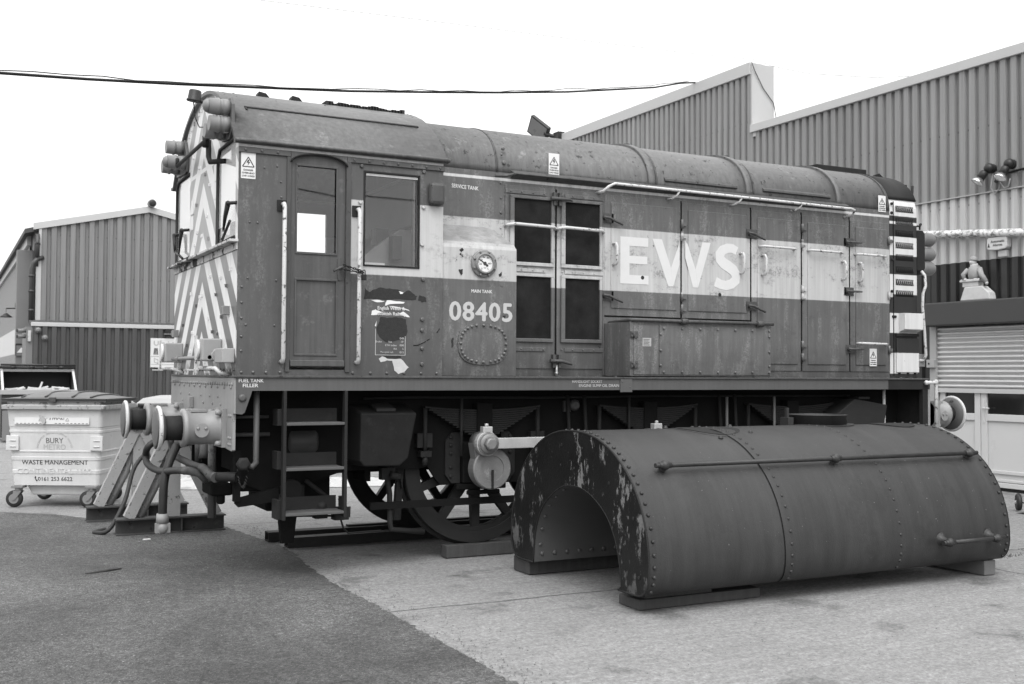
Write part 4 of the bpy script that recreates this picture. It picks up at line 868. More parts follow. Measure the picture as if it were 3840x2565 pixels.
# grille doors
def grille_door(x0, x1, mx0, mx1):
    gd = P(MB().box(x0, x1, YH-.010, YH-.0005, 1.665, 3.33), 'grille_door', M['hood'], .002)
    for z0, z1 in ((2.635, 3.215), (1.94, 2.505)):
        a = MB(); f_ = .028
        a.box(mx0-f_-.015, mx1+f_, YH-.034, YH-.0101, z1, z1+f_).box(mx0-f_-.015, mx1+f_, YH-.034, YH-.0101, z0-f_-.005, z0).box(mx0-f_-.015, mx0, YH-.034, YH-.0101, z0, z1).box(mx1, mx1+f_, YH-.034, YH-.0101, z0, z1)
        fr = a.build('grille_frame', M['hood'], gd, bev=.004); MB().box(mx0, mx1, YH-.016, YH-.0102, z0, z1).build('mesh_panel', M['mesh'], fr)
    for z in (3.275, 2.565, 1.84):
        a = MB(); a.box(x0+(.0 if x0 < 3 else .08), x0+(.42 if x0 < 3 else x1-x0), YH-.020, YH-.0101, z-.018, z+.018)
        for i in range(4): a.rivet((x0+.05+i*.115, YH-.02, z), YN, .010)
        a.build('hinge_strap', M['hood'], gd, bev=.003)
    a = MB(); xa = mx0-.09 if x0 < 3 else mx0-.1
    a.tube([(xa, YH-.012, 2.955), (xa+.03, YH-.05, 2.965), (xa+.08, YH-.075, 2.972), (mx1-.0, YH-.075, 2.965), (mx1+.03, YH-.05, 2.955), (mx1+.035, YH-.02, 2.955)], .0155, 8); a.build('grab_handle', M['chipwhite'], gd)
    return gd
g1 = grille_door(2.515, 3.035, 2.60, 2.985); g2 = grille_door(3.055, 3.555, 3.135, 3.51)
P(MB().box(3.036, 3.054, YH-.004, YH-.0004, 1.66, 3.33), 'door_gap', M['soot'])
for z, dr in ((3.235, .0), (1.735, -.02)):
    a = MB(); a.box(3.0, 3.03, YH-.045, YH-.0105, z-.06, z+.06).box(3.06, 3.085, YH-.045, YH-.0105, z-.06, z+.06).tube([(2.965, YH-.055, z), (3.08, YH-.06, z), (3.16, YH-.065, z+dr), (3.19, YH-.06, z-.012+dr)], [.018, .016, .014, .008], 8); a.build('latch', M['grime'], g2)
a = MB(); a.cyl((3.045, YH-.03, 1.60), (3.045, YH-.03, 1.70), .012, n=8).ball((3.045, YH-.03, 1.625), .016, 8); a.build('padlock', M['bright'], g2)
P(MB().box(3.556, 3.572, YH-.012, YH-.0005, 1.60, 3.35), 'corner_post', M['hood'], .002)
# -- radiator nose
a = MB(); a.prism([(YH, 1.605), (2.55-YH, 1.605), (2.55-YH, 3.44)]+[(y, z-.04*(1 if z > 3.5 else 0)) for y, z in hp[::-1][1:-1]]+[(YH, 3.44)], 'x', 7.286, 7.70); ns = P(a, 'radiator_nose', M['nose'])
a = MB(); a.prism([(y, z-.005) for y, z in hp if z > 3.56], 'x', 7.287, 7.715, sm=True); P(a, 'nose_top', M['soot2'])
M['slot'] = worn('expanded_metal', .012, .5, 60, .8, bs=.4, spec=.06)
for i, z in enumerate((3.475, 3.345, 3.205, 3.045, 2.905, 2.77, 2.63, 2.49)[:0]): pass
for z in (3.475, 3.31, 3.175, 3.035, 2.895, 2.755, 2.625, 2.58)[:0]: pass
for z in (3.47, 3.335, 3.20, 3.065, 2.93, 2.795, 2.655, 2.53):
    o = MB().box(7.375, 7.645, YH-.001, YH-.0002, z-.035, z+.035).build('vent_slot', M['slot'], ns)
    a = MB()
    for k_ in range(9):
        x = 7.385+k_*.03; a.tube([(x, YH-.003, z-.033), (x+.025, YH-.003, z+.033)], .0016, 4); a.tube([(x+.025, YH-.003, z-.033), (x, YH-.003, z+.033)], .0016, 4)
    a.build('vent_mesh', M['nose'], o)
P(MB().prism([(YH-.09, 2.13), (YH-.002, 2.10), (YH-.002, 2.31), (YH-.09, 2.31)], 'x', 7.42, 7.70), 'hinged_box', M['nose'], .004)
P(MB().box(7.335, 7.345, YH-.004, YH-.0003, 1.62, 3.55), 'door_gap', M['soot'])
P(MB().box(7.36, 7.70, YH-.03, YH-.002, 2.055, 2.085), 'hinge_bar', M['soot2'])
P(MB().box(7.37, 7.71, YH-.02, YH-.002, 1.655, 2.03), 'toolbox_door', M['nose'], .004)
a = MB()
for x, z in ((7.31, 3.52), (7.31, 3.42), (7.31, 3.10), (7.32, 2.9), (7.33, 2.27), (7.36, 2.27), (7.42, 1.65), (7.55, 1.65), (7.66, 1.65), (7.31, 2.55)): a.lathe([(.017, 0), (.017, .012), (.01, .016)], (x, YH-.001, z), YN, 6)
P(a, 'nose_bolts', M['soot2'])
a = MB(); a.prism([(7.70, 2.80), (7.80, 2.80), (7.82, 2.83), (7.82, 3.21), (7.79, 3.25), (7.70, 3.25)], 'y', YH-.01, YH+.03); a.box(7.705, 7.82, YH+.031, YH+.5, 2.82, 3.23); lp = P(a, 'lamp_plate', M['soot2'], .004)
for z in (3.17, 3.0, 2.84): MB().lathe([(.085, 0), (.085, .06), (.08, .065), (.078, .2), (.06, .23)], (7.822, YH+.10, z), (1, 0, 0), 20).build('marker_lamp', M['lampgrey'], lp)
P(MB().tube([(7.74, YH-.03, 2.79), (7.76, YH-.06, 2.74), (7.76, YH-.07, 2.62), (7.72, YH-.07, 2.54), (7.71, YH-.07, 2.4), (7.74, YH-.07, 2.1), (7.76, YH-.07, 1.85), (7.76, YH-.04, 1.79), (7.70, YH, 1.79)], .016, 8), 'nose_handrail', M['chipwhite'])
P(MB().box(7.70, 7.80, YH-.02, YH+.0, 1.72, 1.86), 'handrail_bracket', M['lampgrey'], .004)
a = MB(); a.box(7.62, 7.78, .66, .7, 3.62, 3.80).tube([(7.70, .68, 3.6), (7.79, .6, 3.62), (7.80, .6, 3.78)], .018, 6).box(7.6, 7.7, .5, .53, 3.58, 3.64); P(a, 'lamp_iron', M['soot2'])
a = MB(); a.tube([(7.71, .47, 3.30), (7.76, .46, 3.30), (7.78, .46, 3.33)], .012, 6).tube([(7.76, .46, 3.33), (7.76, .46, 3.26)], .01, 6); P(a, 'tap', M['soot2'])
# ------------------------------------------------------------------ fuel tank box and battery box
a = MB(); n0 = 0
prof = [(.02, 1.59), (.02, 2.68), (.028, 2.71), (.045, 2.735), (.07, 2.75), (.42, 2.925), (.449, 2.93), (.449, 1.59)]
o = len(a.v)
for x, cut in ((1.712, 0), (2.30, 0), (2.40, 0), (2.418, 0)):
    for y, z in prof:
        zz = z
        if x > 2.31: zz = min(z, 2.70 if x > 2.41 else 2.74) if y < .2 else z-(.02 if x < 2.41 else .06)*(z > 2.5)
        a.v.append((x, y, zz))
for i in range(3):
    for j in range(8): b = (j+1) % 8; a.face((o+i*8+j, o+i*8+b, o+(i+1)*8+b, o+(i+1)*8+j), False)
a.face([o+j for j in range(8)]); a.face([o+24+j for j in range(8)][::-1])
ft = P(a, 'fuel_tank', M['hood'], .008)
gx, gz = 2.095, 2.552
a = MB().lathe([(.118, 0), (.118, .022), (.105, .025), (.09, .025), (.09, .045), (.083, .05), (.072, .05), (.072, .034)], (gx, .02, gz), YN, 36)
for i in range(8):
    pass
for i in range(8):
    q_ = 2*math.pi*(i+.5)/8; a.lathe([(.011, 0), (.011, .012), (.006, .016)], (gx+.104*math.cos(q_), -.004, gz+.104*math.sin(q_)), YN, 6)
ga = a.build('fuel_gauge', M['lampgrey'], ft)
P(MB().lathe([(.0715, 0), (.0715, .002)], (gx, -.014, gz), YN, 30), 'gauge_dial', M['labelw'])
a = MB(); a.lathe([(.016, 0), (.016, .003)], (gx-.002, -.0165, gz), YN, 16).prism([(gx-.062, gz+.034), (gx-.058, gz+.038), (gx, gz+.006), (gx, gz-.006)], 'y', -.019, -.0165).prism(arc(gx+.018, gz-.016, .011, 0, 330, 11), 'y', -.019, -.0165)
for an in (172, 148, 108, 72, 2, -122, -58):
    c_, s_ = math.cos(R(an)), math.sin(R(an)); a.tube([(gx+.056*c_, -.0170, gz+.056*s_), (gx+.066*c_, -.0170, gz+.066*s_)], .0015, 4)
P(a, 'gauge_needle', M['labelk'])
for s, x, z in (('100', -.054, -.012), ('200', -.05, .022), ('300', -.024, .046), ('400', .012, .042), ('500', .026, -.004), ('E', -.034, -.05), ('F', .022, -.05), ('GALS', -.013, -.04)): text(s, 'numeral', M['labelk'], loco, gx+x, -.0162, gz+z, height=.0125 if s != 'GALS' else .007)
# oval inspection cover
def stadium(cx, cz, rx, rz, n=40, p_=2.6):
    out_ = []
    for i in range(n):
        t_ = 2*math.pi*i/n; c_, s_ = math.cos(t_), math.sin(t_); out_.append((cx+rx*math.copysign(abs(c_)**(2/p_), c_), cz+rz*math.copysign(abs(s_)**(2/p_), s_)))
    return out_
a = MB(); a.prism(stadium(2.095, 1.87, .236, .178), 'y', .006, .0195); 
for x, z in stadium(2.095, 1.87, .212, .156, 28): a.lathe([(.0135, 0), (.0135, .004), (.010, .004), (.010, .014), (.006, .017)], (x, .0055, z), YN, 6)
cv = a.build('inspection_cover', M['hood'], ft)
text('08405', 'running_number', M['number'], ft, 1.785, .0195, 2.065, width=.585, height=.155, bold=0.017, spacing=1.1)
text('MAIN TANK', 'lettering', M['letter'], ft, 1.985, .0195, 2.303, width=.195, height=.027, bold=0.0076)
for pts, sd in (([(1.87, 2.66), (1.90, 2.68), (1.91, 2.66), (1.885, 2.64)], 21), ([(1.86, 2.49), (1.90, 2.50), (1.90, 2.46), (1.885, 2.44)], 22), ([(2.24, 2.47), (2.275, 2.495), (2.27, 2.46), (2.25, 2.445)], 23), ([(1.87, 2.62), (1.885, 2.635), (1.89, 2.61)], 24), ([(1.89, 2.61), (1.90, 2.625), (1.905, 2.6)], 25), ([(2.28, 2.11), (2.31, 2.12), (2.30, 2.09)], 26), ([(1.80, 1.9), (1.82, 1.92), (1.82, 1.85), (1.805, 1.83)], 27), ([(1.84, 2.575), (1.85, 2.58), (1.85, 2.565)], 28)):
    P(MB().prism(ragged(pts, .003, 4, sd), 'y', .0180 if sd != 26 else .0165, .0196), 'rust_chip', M['rust'], parent=ft)
text('SERVICE TANK', 'lettering', M['letter'], loco, 1.985, YH-.0045, 3.262, width=.262, height=.034, bold=0.0076, skew=-.03)
# battery box on the running plate
bb = P(MB().box(3.575, 5.222, 0.0, YH-.005, 1.60, 2.10), 'battery_box', M['box'], .004)
MB().box(3.61, 3.885, -.008, -.0005, 1.615, 2.065).build('battery_door', M['box'], bb, bev=.002)
a = MB(); a.box(3.893, 5.205, -.008, -.0005, 1.615, 2.07)
for i in range(7):
    x = 3.94+i*.208; a.lathe([(.013, 0), (.013, .010), (.008, .014)], (x, -.008, 2.045), YN, 6); a.lathe([(.013, 0), (.013, .010), (.008, .014)], (x, -.008, 1.64), YN, 6)
for x in (3.905, 5.19):
    for z in (1.99, 1.84, 1.70): a.lathe([(.013, 0), (.013, .010), (.008, .014)], (x, -.008, z), YN, 6)
a.build('cover_panel', M['box'], bb, bev=.002)
for z in (1.98, 1.705):
    a = MB(); a.box(3.575, 3.605, -.012, -.0005, z-.03, z+.03).box(3.612, 3.65, -.02, -.0085, z-.03, z+.03).cyl((3.609, -.015, z-.03), (3.609, -.015, z+.03), .008, n=8)
    for x in (3.588, 3.636):
        for q_ in (-.017, .017): a.rivet((x, -.018, z+q_), YN, .008)
    a.build('hinge', M['grime'], bb)
nb = MB().box(3.705, 3.80, -.0105, -.0085, 1.875, 1.952).build('notice', worn('aged_label', .33, .2, 20, .5), bb)
a = MB()
for i in range(5): a.box(3.715, 3.78-.01*(i % 2), -.0118, -.0106, 1.935-i*.0125, 1.939-i*.0125)
a.build('print_lines', M['labelk'], nb)
a = MB(); a.tube([(3.60, YH-.05, 2.10), (3.58, .02, 2.115), (3.60, -.02, 2.115), (4.15, -.025, 2.112), (5.225, -.025, 2.115)], .017, 8); P(a, 'box_handrail', M['grime'])
for x in (4.16, 5.06): P(MB().cyl((x-.035, -.025, 2.112), (x+.035, -.025, 2.112), .028, n=12), 'rail_clip', M['grime'])
a = MB()
for x in (3.75, 4.3, 4.9): a.box(x, x+.12, .03, .12, 2.101, 2.125)
P(a, 'box_hinges', M['grime'])
# ------------------------------------------------------------------ running plate and frames
a = MB(); a.prism([(.0, 0), (7.36, 0), (7.36, .42), (7.76, .42), (7.76, W-.42), (7.36, W-.42), (7.36, W), (0, W)], 'z', 1.475, 1.575); P(a, 'running_plate', M['redpaint'])
a = MB(); a.prism([(-.02, -.015), (7.37, -.015), (7.37, .41), (7.77, .41), (7.77, W-.41), (7.37, W-.41), (7.37, W+.015), (-.02, W+.015)], 'z', 1.5755, 1.5925)
for i in range(24): a.rivet((2.5+i*.2, .12, 1.592), (0, 0, 1), .014)
P(a, 'footplate', M['grime'], .003)
P(MB().box(6.79, 7.362, -.004, -.0005, 1.474, 1.574), 'plate_end', M['soot2'])
P(MB().box(3.465, 3.592, -.012, -.0005, 1.455, 1.573).rivet((3.485, -.012, 1.55), YN, .008).rivet((3.57, -.012, 1.5), YN, .008), 'cover_plate', M['redpaint'], .002)
text('FUEL TANK', 'lettering', M['letter'], loco, .022, -.001, 1.54, width=.19, height=.026, bold=0.0076)
text('FILLER', 'lettering', M['letter'], loco, .053, -.001, 1.503, width=.118, height=.026, bold=0.0076)
text('HANDLIGHT SOCKET', 'lettering', M['number'], loco, 2.965, -.001, 1.538, width=.31, height=.025, bold=0.0030)
text('ENGINE SUMP OIL DRAIN', 'lettering', M['number'], loco, 3.035, -.001, 1.502, width=.42, height=.025, bold=0.0030)
# buffer beam
a = MB(); a.prism([(0.0, 1.30), (0, 1.574), (W+.05, 1.574), (W+.05, 1.04), (1.75, 1.04), (.93, 1.06), (.07, 1.01), (.04, 1.02), (.04, 1.30)], 'x', -.012, .012)
for i in range(30): a.rivet((-.012, .06+i*.086, 1.525), XN, .017)
for i in range(11): a.rivet((-.012, .1+i*.23, 1.50), XN, .017)
for y in (.10, .16):
    for z in (1.06, 1.11, 1.28): a.rivet((-.012, y, z), XN, .015)
for y in (.45, .75, 1.1, 1.6, 2.0):
    for z in (1.36, 1.42): a.rivet((-.012, y+.1*(z > 1.4), z), XN, .014)
P(a, 'buffer_beam', M['beam'], .003)
for q_ in ((-.05, -.013, 1.52, 1.58, 1.30, 1.40), (-.12, -.013, 1.2, 1.35, 1.10, 1.30)): P(MB().box(*q_), 'coupling_bracket', M['beam'], .005)
a = MB(); a.prism([(.001, 1.30), (.001, 1.574), (.125, 1.474), (.115, 1.44), (.07, 1.31), (.05, 1.295)], 'y', -.001, .012); a.lathe([(.03, 0), (.03, .008), (.012, .012)], (.05, -.001, 1.42), YN, 14); P(a, 'gusset', M['redpaint'])
def buffer(y, x0, sgn, ln, r, z=1.18):
    a = MB().lathe([(.15, 0), (.15, .04), (.132, .05), (.132, ln*.54), (.150, ln*.56), (.150, ln*.62), (.12, ln*.63)], (x0, y, z), (sgn, 0, 0), 28).box(x0+sgn*.0, x0+sgn*.035, y-.17, y+.17, z-.15, z+.15)
    for dy in (-.13, .13):
        for dz in (-.12, .12): a.lathe([(.024, 0), (.024, .03), (.014, .045)], (x0+sgn*.035, y+dy, z+dz), (sgn, 0, 0), 6)
    a.lathe([(.055, .0), (.055, .012)], (x0+sgn*ln*.36, y-.125, z-.015), YN, 20).rivet((x0+sgn*ln*.30, y-.138, z+.0), YN, .014).rivet((x0+sgn*ln*.42, y-.138, z+.0), YN, .014); a.box(x0+sgn*ln*.25, x0+sgn*ln*.5, y-.06, y+.06, z+.125, z+.145)
    b = P(a, 'buffer', M['buffer'])
    MB().lathe([(.098, ln*.6), (.094, ln*.93)], (x0, y, z), (sgn, 0, 0), 24).build('shank', M['soot2'], b)
    hd = MB().lathe([(.10, ln*.88), (r-.012, ln*.945), (r-.010, ln*.98)], (x0, y, z), (sgn, 0, 0), 36).build('buffer_head', M['bface'], b); MB().lathe([(r-.012, ln*.94), (r, ln*.95), (r+.004, ln*.985), (r-.014, ln+.004), (r-.02, ln)], (x0, y, z), (sgn, 0, 0), 36).build('buffer_rim', M['rim'], b)
    MB().lathe([(r-.012, ln+.0045), (r-.04, ln+.012), (.02, ln+.02)], (x0, y, z), (sgn, 0, 0), 36).build('buffer_face', M['bface'], b)
    return b
buffer(.41, -.012, -1, .50, .172); buffer(2.14, -.012, -1, .50, .172)
buffer(.41, 7.78, 1, .42, .20, 1.19); buffer(2.14, 7.78, 1, .42, .20, 1.19)
P(MB().box(7.345, 7.367, .002, .42, 1.05, 1.4735), 'back_plate', M['soot2']); a = MB(); a.box(7.368, 7.40, .0, .42, 1.05, 1.4735).box(7.762, 7.785, .42, W-.42, 1.05, 1.574).box(7.36, 7.385, W-.42, W, 1.05, 1.574); P(a, 'buffer_beam', M['beam'], .003)
P(MB().box(7.29, 7.343, .0, .05, 1.05, 1.474), 'end_post', M['soot2'])
P(MB().tube([(7.30, -.03, 1.545), (7.45, -.03, 1.55), (7.455, -.03, 1.53), (7.455, -.03, 1.0)], .02, 8).ball((7.45, -.03, 1.55), .03, 8).ball((7.31, -.03, 1.545), .026, 8), 'end_handrail', M['chipwhite'])
# frames
fp = [(.10, 1.474), (.10, .75), (.42, .62), (1.0, .80), (1.55, .80), (1.72, .80)]
for cx in (2.25, 4.003, 5.756):
    fp += [(cx-.50, .82), (cx-.42, .70), (cx-.37, .645), (cx+.37, .645), (cx+.42, .70), (cx+.5, .82)]
fp += [(7.0, .80), (7.34, .85), (7.34, 1.474)]
for y in (.40, W-.43): P(MB().prism(fp, 'y', y, y+.03), 'main_frame', M['soot'])
P(MB().box(.3, 7.3, .75, W-.75, .75, 1.474), 'underframe', M['soot'])
for x in (1.2, 3.1, 4.85, 6.6): P(MB().box(x, x+.05, .44, .74, .7, 1.474), 'cross_stay', M['soot'])
# wheels
def wheel_mesh():
    a = MB(); n_ = 56
    def ring(r0, r1, y0, y1):
        o_ = len(a.v)
        for r_, y_ in ((r0, y0), (r1, y0), (r1, y1), (r0, y1)):
            for i in range(n_): q_ = 2*math.pi*i/n_; a.v.append((r_*math.cos(q_), y_, r_*math.sin(q_)))
        for k_ in range(4):
            kk = (k_+1) % 4
            for i in range(n_): j = (i+1) % n_; a.face((o_+k_*n_+i, o_+k_*n_+j, o_+kk*n_+j, o_+kk*n_+i), k_ in (1, 3))
    ring(.585, .68, 0, .125); ring(.585, .712, .095, .13); ring(.545, .60, .012, .11)
    a.lathe([(.14, -.02), (.14, .0), (.12, .14), (.11, .15)], (0, 0, 0), (0, 1, 0), 28)
    for i in range(10):
        q_ = 2*math.pi*(i+.25)/10; c_, s_ = math.cos(q_), math.sin(q_); n0_ = len(a.v)
        a.prism([(.11, -.052), (.57, -.034), (.57, .034), (.11, .052)], 'y', .03, .085); a.rot(Matrix.Rotation(-q_, 4, 'Y'), n0_)
    return a
proto = None
for cx in (2.25, 4.003, 5.756):
    for y, flip in ((.455, 0), (W-.455, 1)):
        if proto is None: proto = wheel_mesh().build('wheel', M['tyre'], loco, local=True); wh_ = proto
        else: wh_ = proto.copy(); col.objects.link(wh_); wh_.parent = loco
        wh_.location = Vector((cx, y, .80))-Vector(loco.location); wh_.rotation_euler = (0, .2*cx, R(180) if flip else 0)
    P(MB().cyl((cx, .45, .80), (cx, 2.1, .80), .085, n=16), 'axle', M['soot2'])
    # axle box, horn guides, spring
    a = MB(); a.box(cx-.19, cx+.19, .33, .395, .66, 1.02).box(cx-.24, cx+.24, .34, .395, .60, .655).box(cx-.16, cx+.16, .30, .33, .56, .60)
    P(a, 'axle_box', M['soot'], .01)
    for s_ in (-1, 1):
        a = MB(); a.prism([(cx+s_*.20, .66), (cx+s_*.20, 1.10), (cx+s_*.28, 1.10), (cx+s_*.34, 1.03), (cx+s_*.34, .74), (cx+s_*.28, .66)], 'y', .372, .395)
        for z in (.72, .80, .92, .99, 1.06): a.rivet((cx+s_*.29, .372, z), YN, .02)
        P(a, 'horn_guide', M['soot2'])
        a = MB(); hx = cx+s_*.55; a.cyl((hx, .33, .88), (hx, .33, 1.32), .02, n=8).box(hx-.07, hx+.07, .33, .395, .98, 1.10).box(hx-.05, hx+.05, .30, .37, .90, .95).cyl((hx, .33, .83), (hx, .33, .9), .028, n=6)
        P(a, 'spring_hanger', M['soot2'])
    a = MB()
    for i in range(12):
        hw = .56-.037*i; z1 = 1.335-.0185*i; sg = .018
        q_ = [(cx+hw*t_/5, z1-.035+.035*(t_/5)**2*(hw/.56)**2) for t_ in range(-5, 6)]
        a.prism(q_+[(x, z-.0145) for x, z in q_[::-1]], 'y', .30, .39)
    P(a, 'leaf_spring', M['soot2'])
    P(MB().box(cx-.075, cx+.075, .285, .399, 1.06, 1.36), 'spring_buckle', M['soot'], .008)
    # fly crank and pin
    px, pz = cx-.10, 1.02
    a = MB(); a.lathe([(.175, 0), (.18, .01), (.18, .115), (.170, .125), (.11, .125), (.108, .118), (.02, .118)], (cx-.02, .215, .80), YN, 36, False)
    a.prism([(cx-.17, .84), (px-.10, pz), (px+.09, pz+.02), (cx+.15, .86)], 'y', .10, .205); a.cyl((cx-.02, .21, .80), (cx-.02, .42, .80), .10, n=20); ck = P(a, 'fly_crank', M['crank'])
    MB().box(cx-.032, cx-.008, .0885, .0895+.0003, .62, .79).build('keyway', M['black'], ck)
    a = MB(); a.cyl((px, .20, pz), (px, -.0, pz), .095, n=28).lathe([(.085, 0), (.085, .012), (.05, .012)], (px, .0, pz), YN, 24).lathe([(.055, .0), (.055, .045), (.04, .05)], (px, -.012, pz), YN, 6); a.build('crank_pin', M['crank'], ck)
for x0, x1 in ((2.15, 3.903), (3.903, 5.656)):
    a = MB(); q_ = arc(x0, 1.02, .105, 65, 295, 16) ; q2 = arc(x1, 1.02, .105, 245-360, 115, 16)
    a.prism(q_+[(x0+.10, .975)]+[(x1-.10, .975)]+q2+[(x1-.10, 1.065), (x0+.10, 1.065)], 'y', .02, .075)
    rd = P(a, 'coupling_rod', M['bright'], .004)
for x in (2.15, 3.903, 5.656):
    P(MB().box(x-.045, x+.045, .02, .085, 1.11, 1.165).cyl((x, .05, 1.165), (x, .05, 1.19), .018, n=8), 'oil_cap', M['bright'], .006)
# sand boxes
def sandbox(pts, lidx, mirror=None):
    sb_ = P(MB().prism(pts, 'y', .10, .39), 'sandbox', M['soot2'], .01); return sb_
a = MB(); fr_p = [(1.04, 1.288), (1.035, .90), (1.07, .855), (1.38, .85), (1.455, .91), (1.53, 1.285)]; n_ = len(fr_p)
a.v = [(x, .10, z) for x, z in fr_p]+[(x-.04*(1 if x < 1.2 else -.0), .39, z+(.075 if z > 1.2 else 0)) for x, z in fr_p]
for i in range(n_): a.face((i, (i+1) % n_, n_+(i+1) % n_, n_+i))
a.face(range(n_)); a.face(range(n_, 2*n_)); sb1 = P(a, 'sandbox', worn('sandbox_paint', .014, .7, 9, .6, spec=.08, pale=.12), .012)
a = MB(); a.prism([(.12, 1.298), (.30, 1.342), (.30, 1.368), (.12, 1.325)], 'x', 1.18, 1.35); a.build('lid', M['soot2'], sb1, bev=.005)
sb2 = sandbox([(6.08, 1.16), (6.42, 1.375), (6.88, 1.31), (6.80, .95), (6.35, .90)], 6.5); MB().box(6.50, 6.66, .13, .3, 1.37, 1.395).build('lid', M['soot2'], sb2, bev=.005)
P(MB().cyl((6.88, .15, .9), (6.88, .15, 1.474), .016, n=8), 'sand_pipe', M['chipwhite'])
for x in (1.72, 3.45, 4.6, 5.2): P(MB().cyl((x+.3, .28, .9), (x+.3, .28, 1.4), .014, n=8), 'brake_pipe', M['pillar'] if x > 4 else M['soot2'])
# cab steps
a = MB(); a.box(.37, .395, -.01, .05, .47, 1.474).box(.865, .89, -.01, .05, .47, 1.474).box(.34, .375, .051, .20, .47, .62).box(.34, .375, .051, .2, .86, 1.0).box(.34, .375, .051, .2, 1.2, 1.33).box(.887, .91, .051, .2, .47, .62); st_ = P(a, 'cab_steps', M['soot2'], .003)
for z in (1.215, .862, .512): MB().box(.395, .865, -.012, .19, z-.012, z+.01).build('step_tread', worn('worn_tread', .075, .5, 14, .6), st_, bev=.003); MB().box(.396, .864, .19, .2, z+.01, z+.115).build('step_back', M['soot2'], st_)
# pipes, tanks and levers below the cab
a = MB(); a.tube([(.185, .10, 1.474), (.187, .10, .92), (.16, .10, .885), (.08, .12, .92)], .024, 10); fl = P(a, 'filler_pipe', M['grime'])
MB().lathe([(.055, 0), (.055, .03), (.03, .035)], (.085, .10, .91), YN, 6).build('filler_cap', M['soot2'], fl)
a = MB()
for i in range(15):
    t_ = i/14; x = .045+.075*t_; z = .86-.13*math.sin(math.pi*t_)**.6
    a.tube([(x-.006, .09+.006*(i % 2), z+.011), (x+.006, .09-.006*(i % 2), z-.011)], .0045, 5)
a.build('chain', M['soot2'], fl)
P(MB().lathe([(.03, 0), (.12, .03), (.135, .05), (.135, .25), (.12, .275), (.03, .30)], (.50, .50, 1.05), (1, 0, 0), 26).cyl((.40, .5, 1.05), (.50, .5, 1.05), .02, n=8).cyl((.8, .5, 1.05), (.88, .5, 1.05), .016, n=8), 'air_reservoir', worn('reservoir_paint', .045, .4, 7, .5))
a = MB(); a.prism([(.07, .585), (.09, .625), (.42, .70), (.42, .59), (.10, .555)], 'y', .28, .32); a.box(.06, .11, .27, .33, .6, 1.0); P(a, 'guard_lever', M['soot'])
P(MB().prism([(.47, .50), (.63, .50), (.60, .22), (.50, .22)], 'y', .47, .53), 'guard_iron', M['soot'])
P(MB().box(.12, .40, .42, .70, .66, .92).box(-.06, .12, .55, .9, .62, .72).cyl((.03, .6, .55), (.03, .6, .66), .035, n=10).box(.4, .95, .6, 1.2, .47, .82), 'brake_cylinder', M['soot'], .02)
P(MB().box(1.2, 6.6, .30, .325, .475, .535), 'brake_pull_rod', M['soot'])
for cx in (2.25, 4.003, 5.756):
    P(MB().prism([(cx-.72, .95), (cx-.66, .95), (cx-.70, .35), (cx-.76, .35)], 'y', .50, .55).prism([(cx-.70, .62), (cx-.68, .85), (cx-.64, .98), (cx-.70, .98), (cx-.74, .8)], 'y', .47, .58), 'brake_hanger', M['soot2'])
P(MB().tube([(1.36, .34, .86), (1.36, .34, .74), (1.385, .34, .6), (1.39, .34, .36), (1.40, .34, .30), (1.70, .34, .26)], .025, 8).box(1.30, 1.42, .30, .38, .72, .82).cyl((1.36, .26, .77), (1.44, .26, .74), .03, n=8), 'drain_pipe', M['soot2'])
P(MB().tube([(.90, .2, .60), (.95, .2, .52), (.9, .2, .47)], .02, 6).tube([(.40, .25, .475), (.75, .25, .46), (1.0, .25, .44), (1.0, .25, .52)], .011, 6).tube([(.92, .25, .44), (.95, .25, .35), (1.0, .28, .3), (1.3, .3, .3)], .008, 6).box(.86, .98, .2, .3, .42, .52).box(.70, .80, .2, .3, .44, .5).ball((.75, .22, .54), .05, 8), 'brake_rigging', M['soot2'])
P(MB().tube([(1.15, .36, 1.40), (1.6, .37, 1.41), (2.8, .36, 1.40), (4.2, .36, 1.41), (6.6, .36, 1.40)], .012, 6), 'cable_run', M['soot2'])
P(MB().tube([(.05, .36, 1.26), (.35, .36, 1.26)], .014, 6).tube([(.05, .36, 1.12), (.36, .36, 1.12)], .018, 6), 'air_pipe', M['grime'])
P(MB().box(.86, 1.02, .41, .6, 1.18, 1.44).box(.42, .47, .41, .5, 1.28, 1.38), 'valve_box', M['soot2'], .01)
P(MB().cyl((.55, .36, .66), (.55, .5, .66), .09, n=18).box(.46, .66, .38, .5, .60, .7).tube([(.66, .36, .74), (.86, .36, .58)], .02, 8), 'brake_valve', M['soot2'], .006)
for x in (3.12, 3.3, 4.86, 5.05): P(MB().tube([(x, .35, 1.42), (x+.02, .35, 1.1), (x-.01, .35, .82)], .018, 8), 'sand_pipe', M['soot2'])
P(MB().lathe([(.05, 0), (.055, .04), (.03, .07)], (3.2, .39, 1.33), YN, 14).box(3.1, 3.17, .37, .4, 1.27, 1.37), 'lamp_bracket', M['grime'])
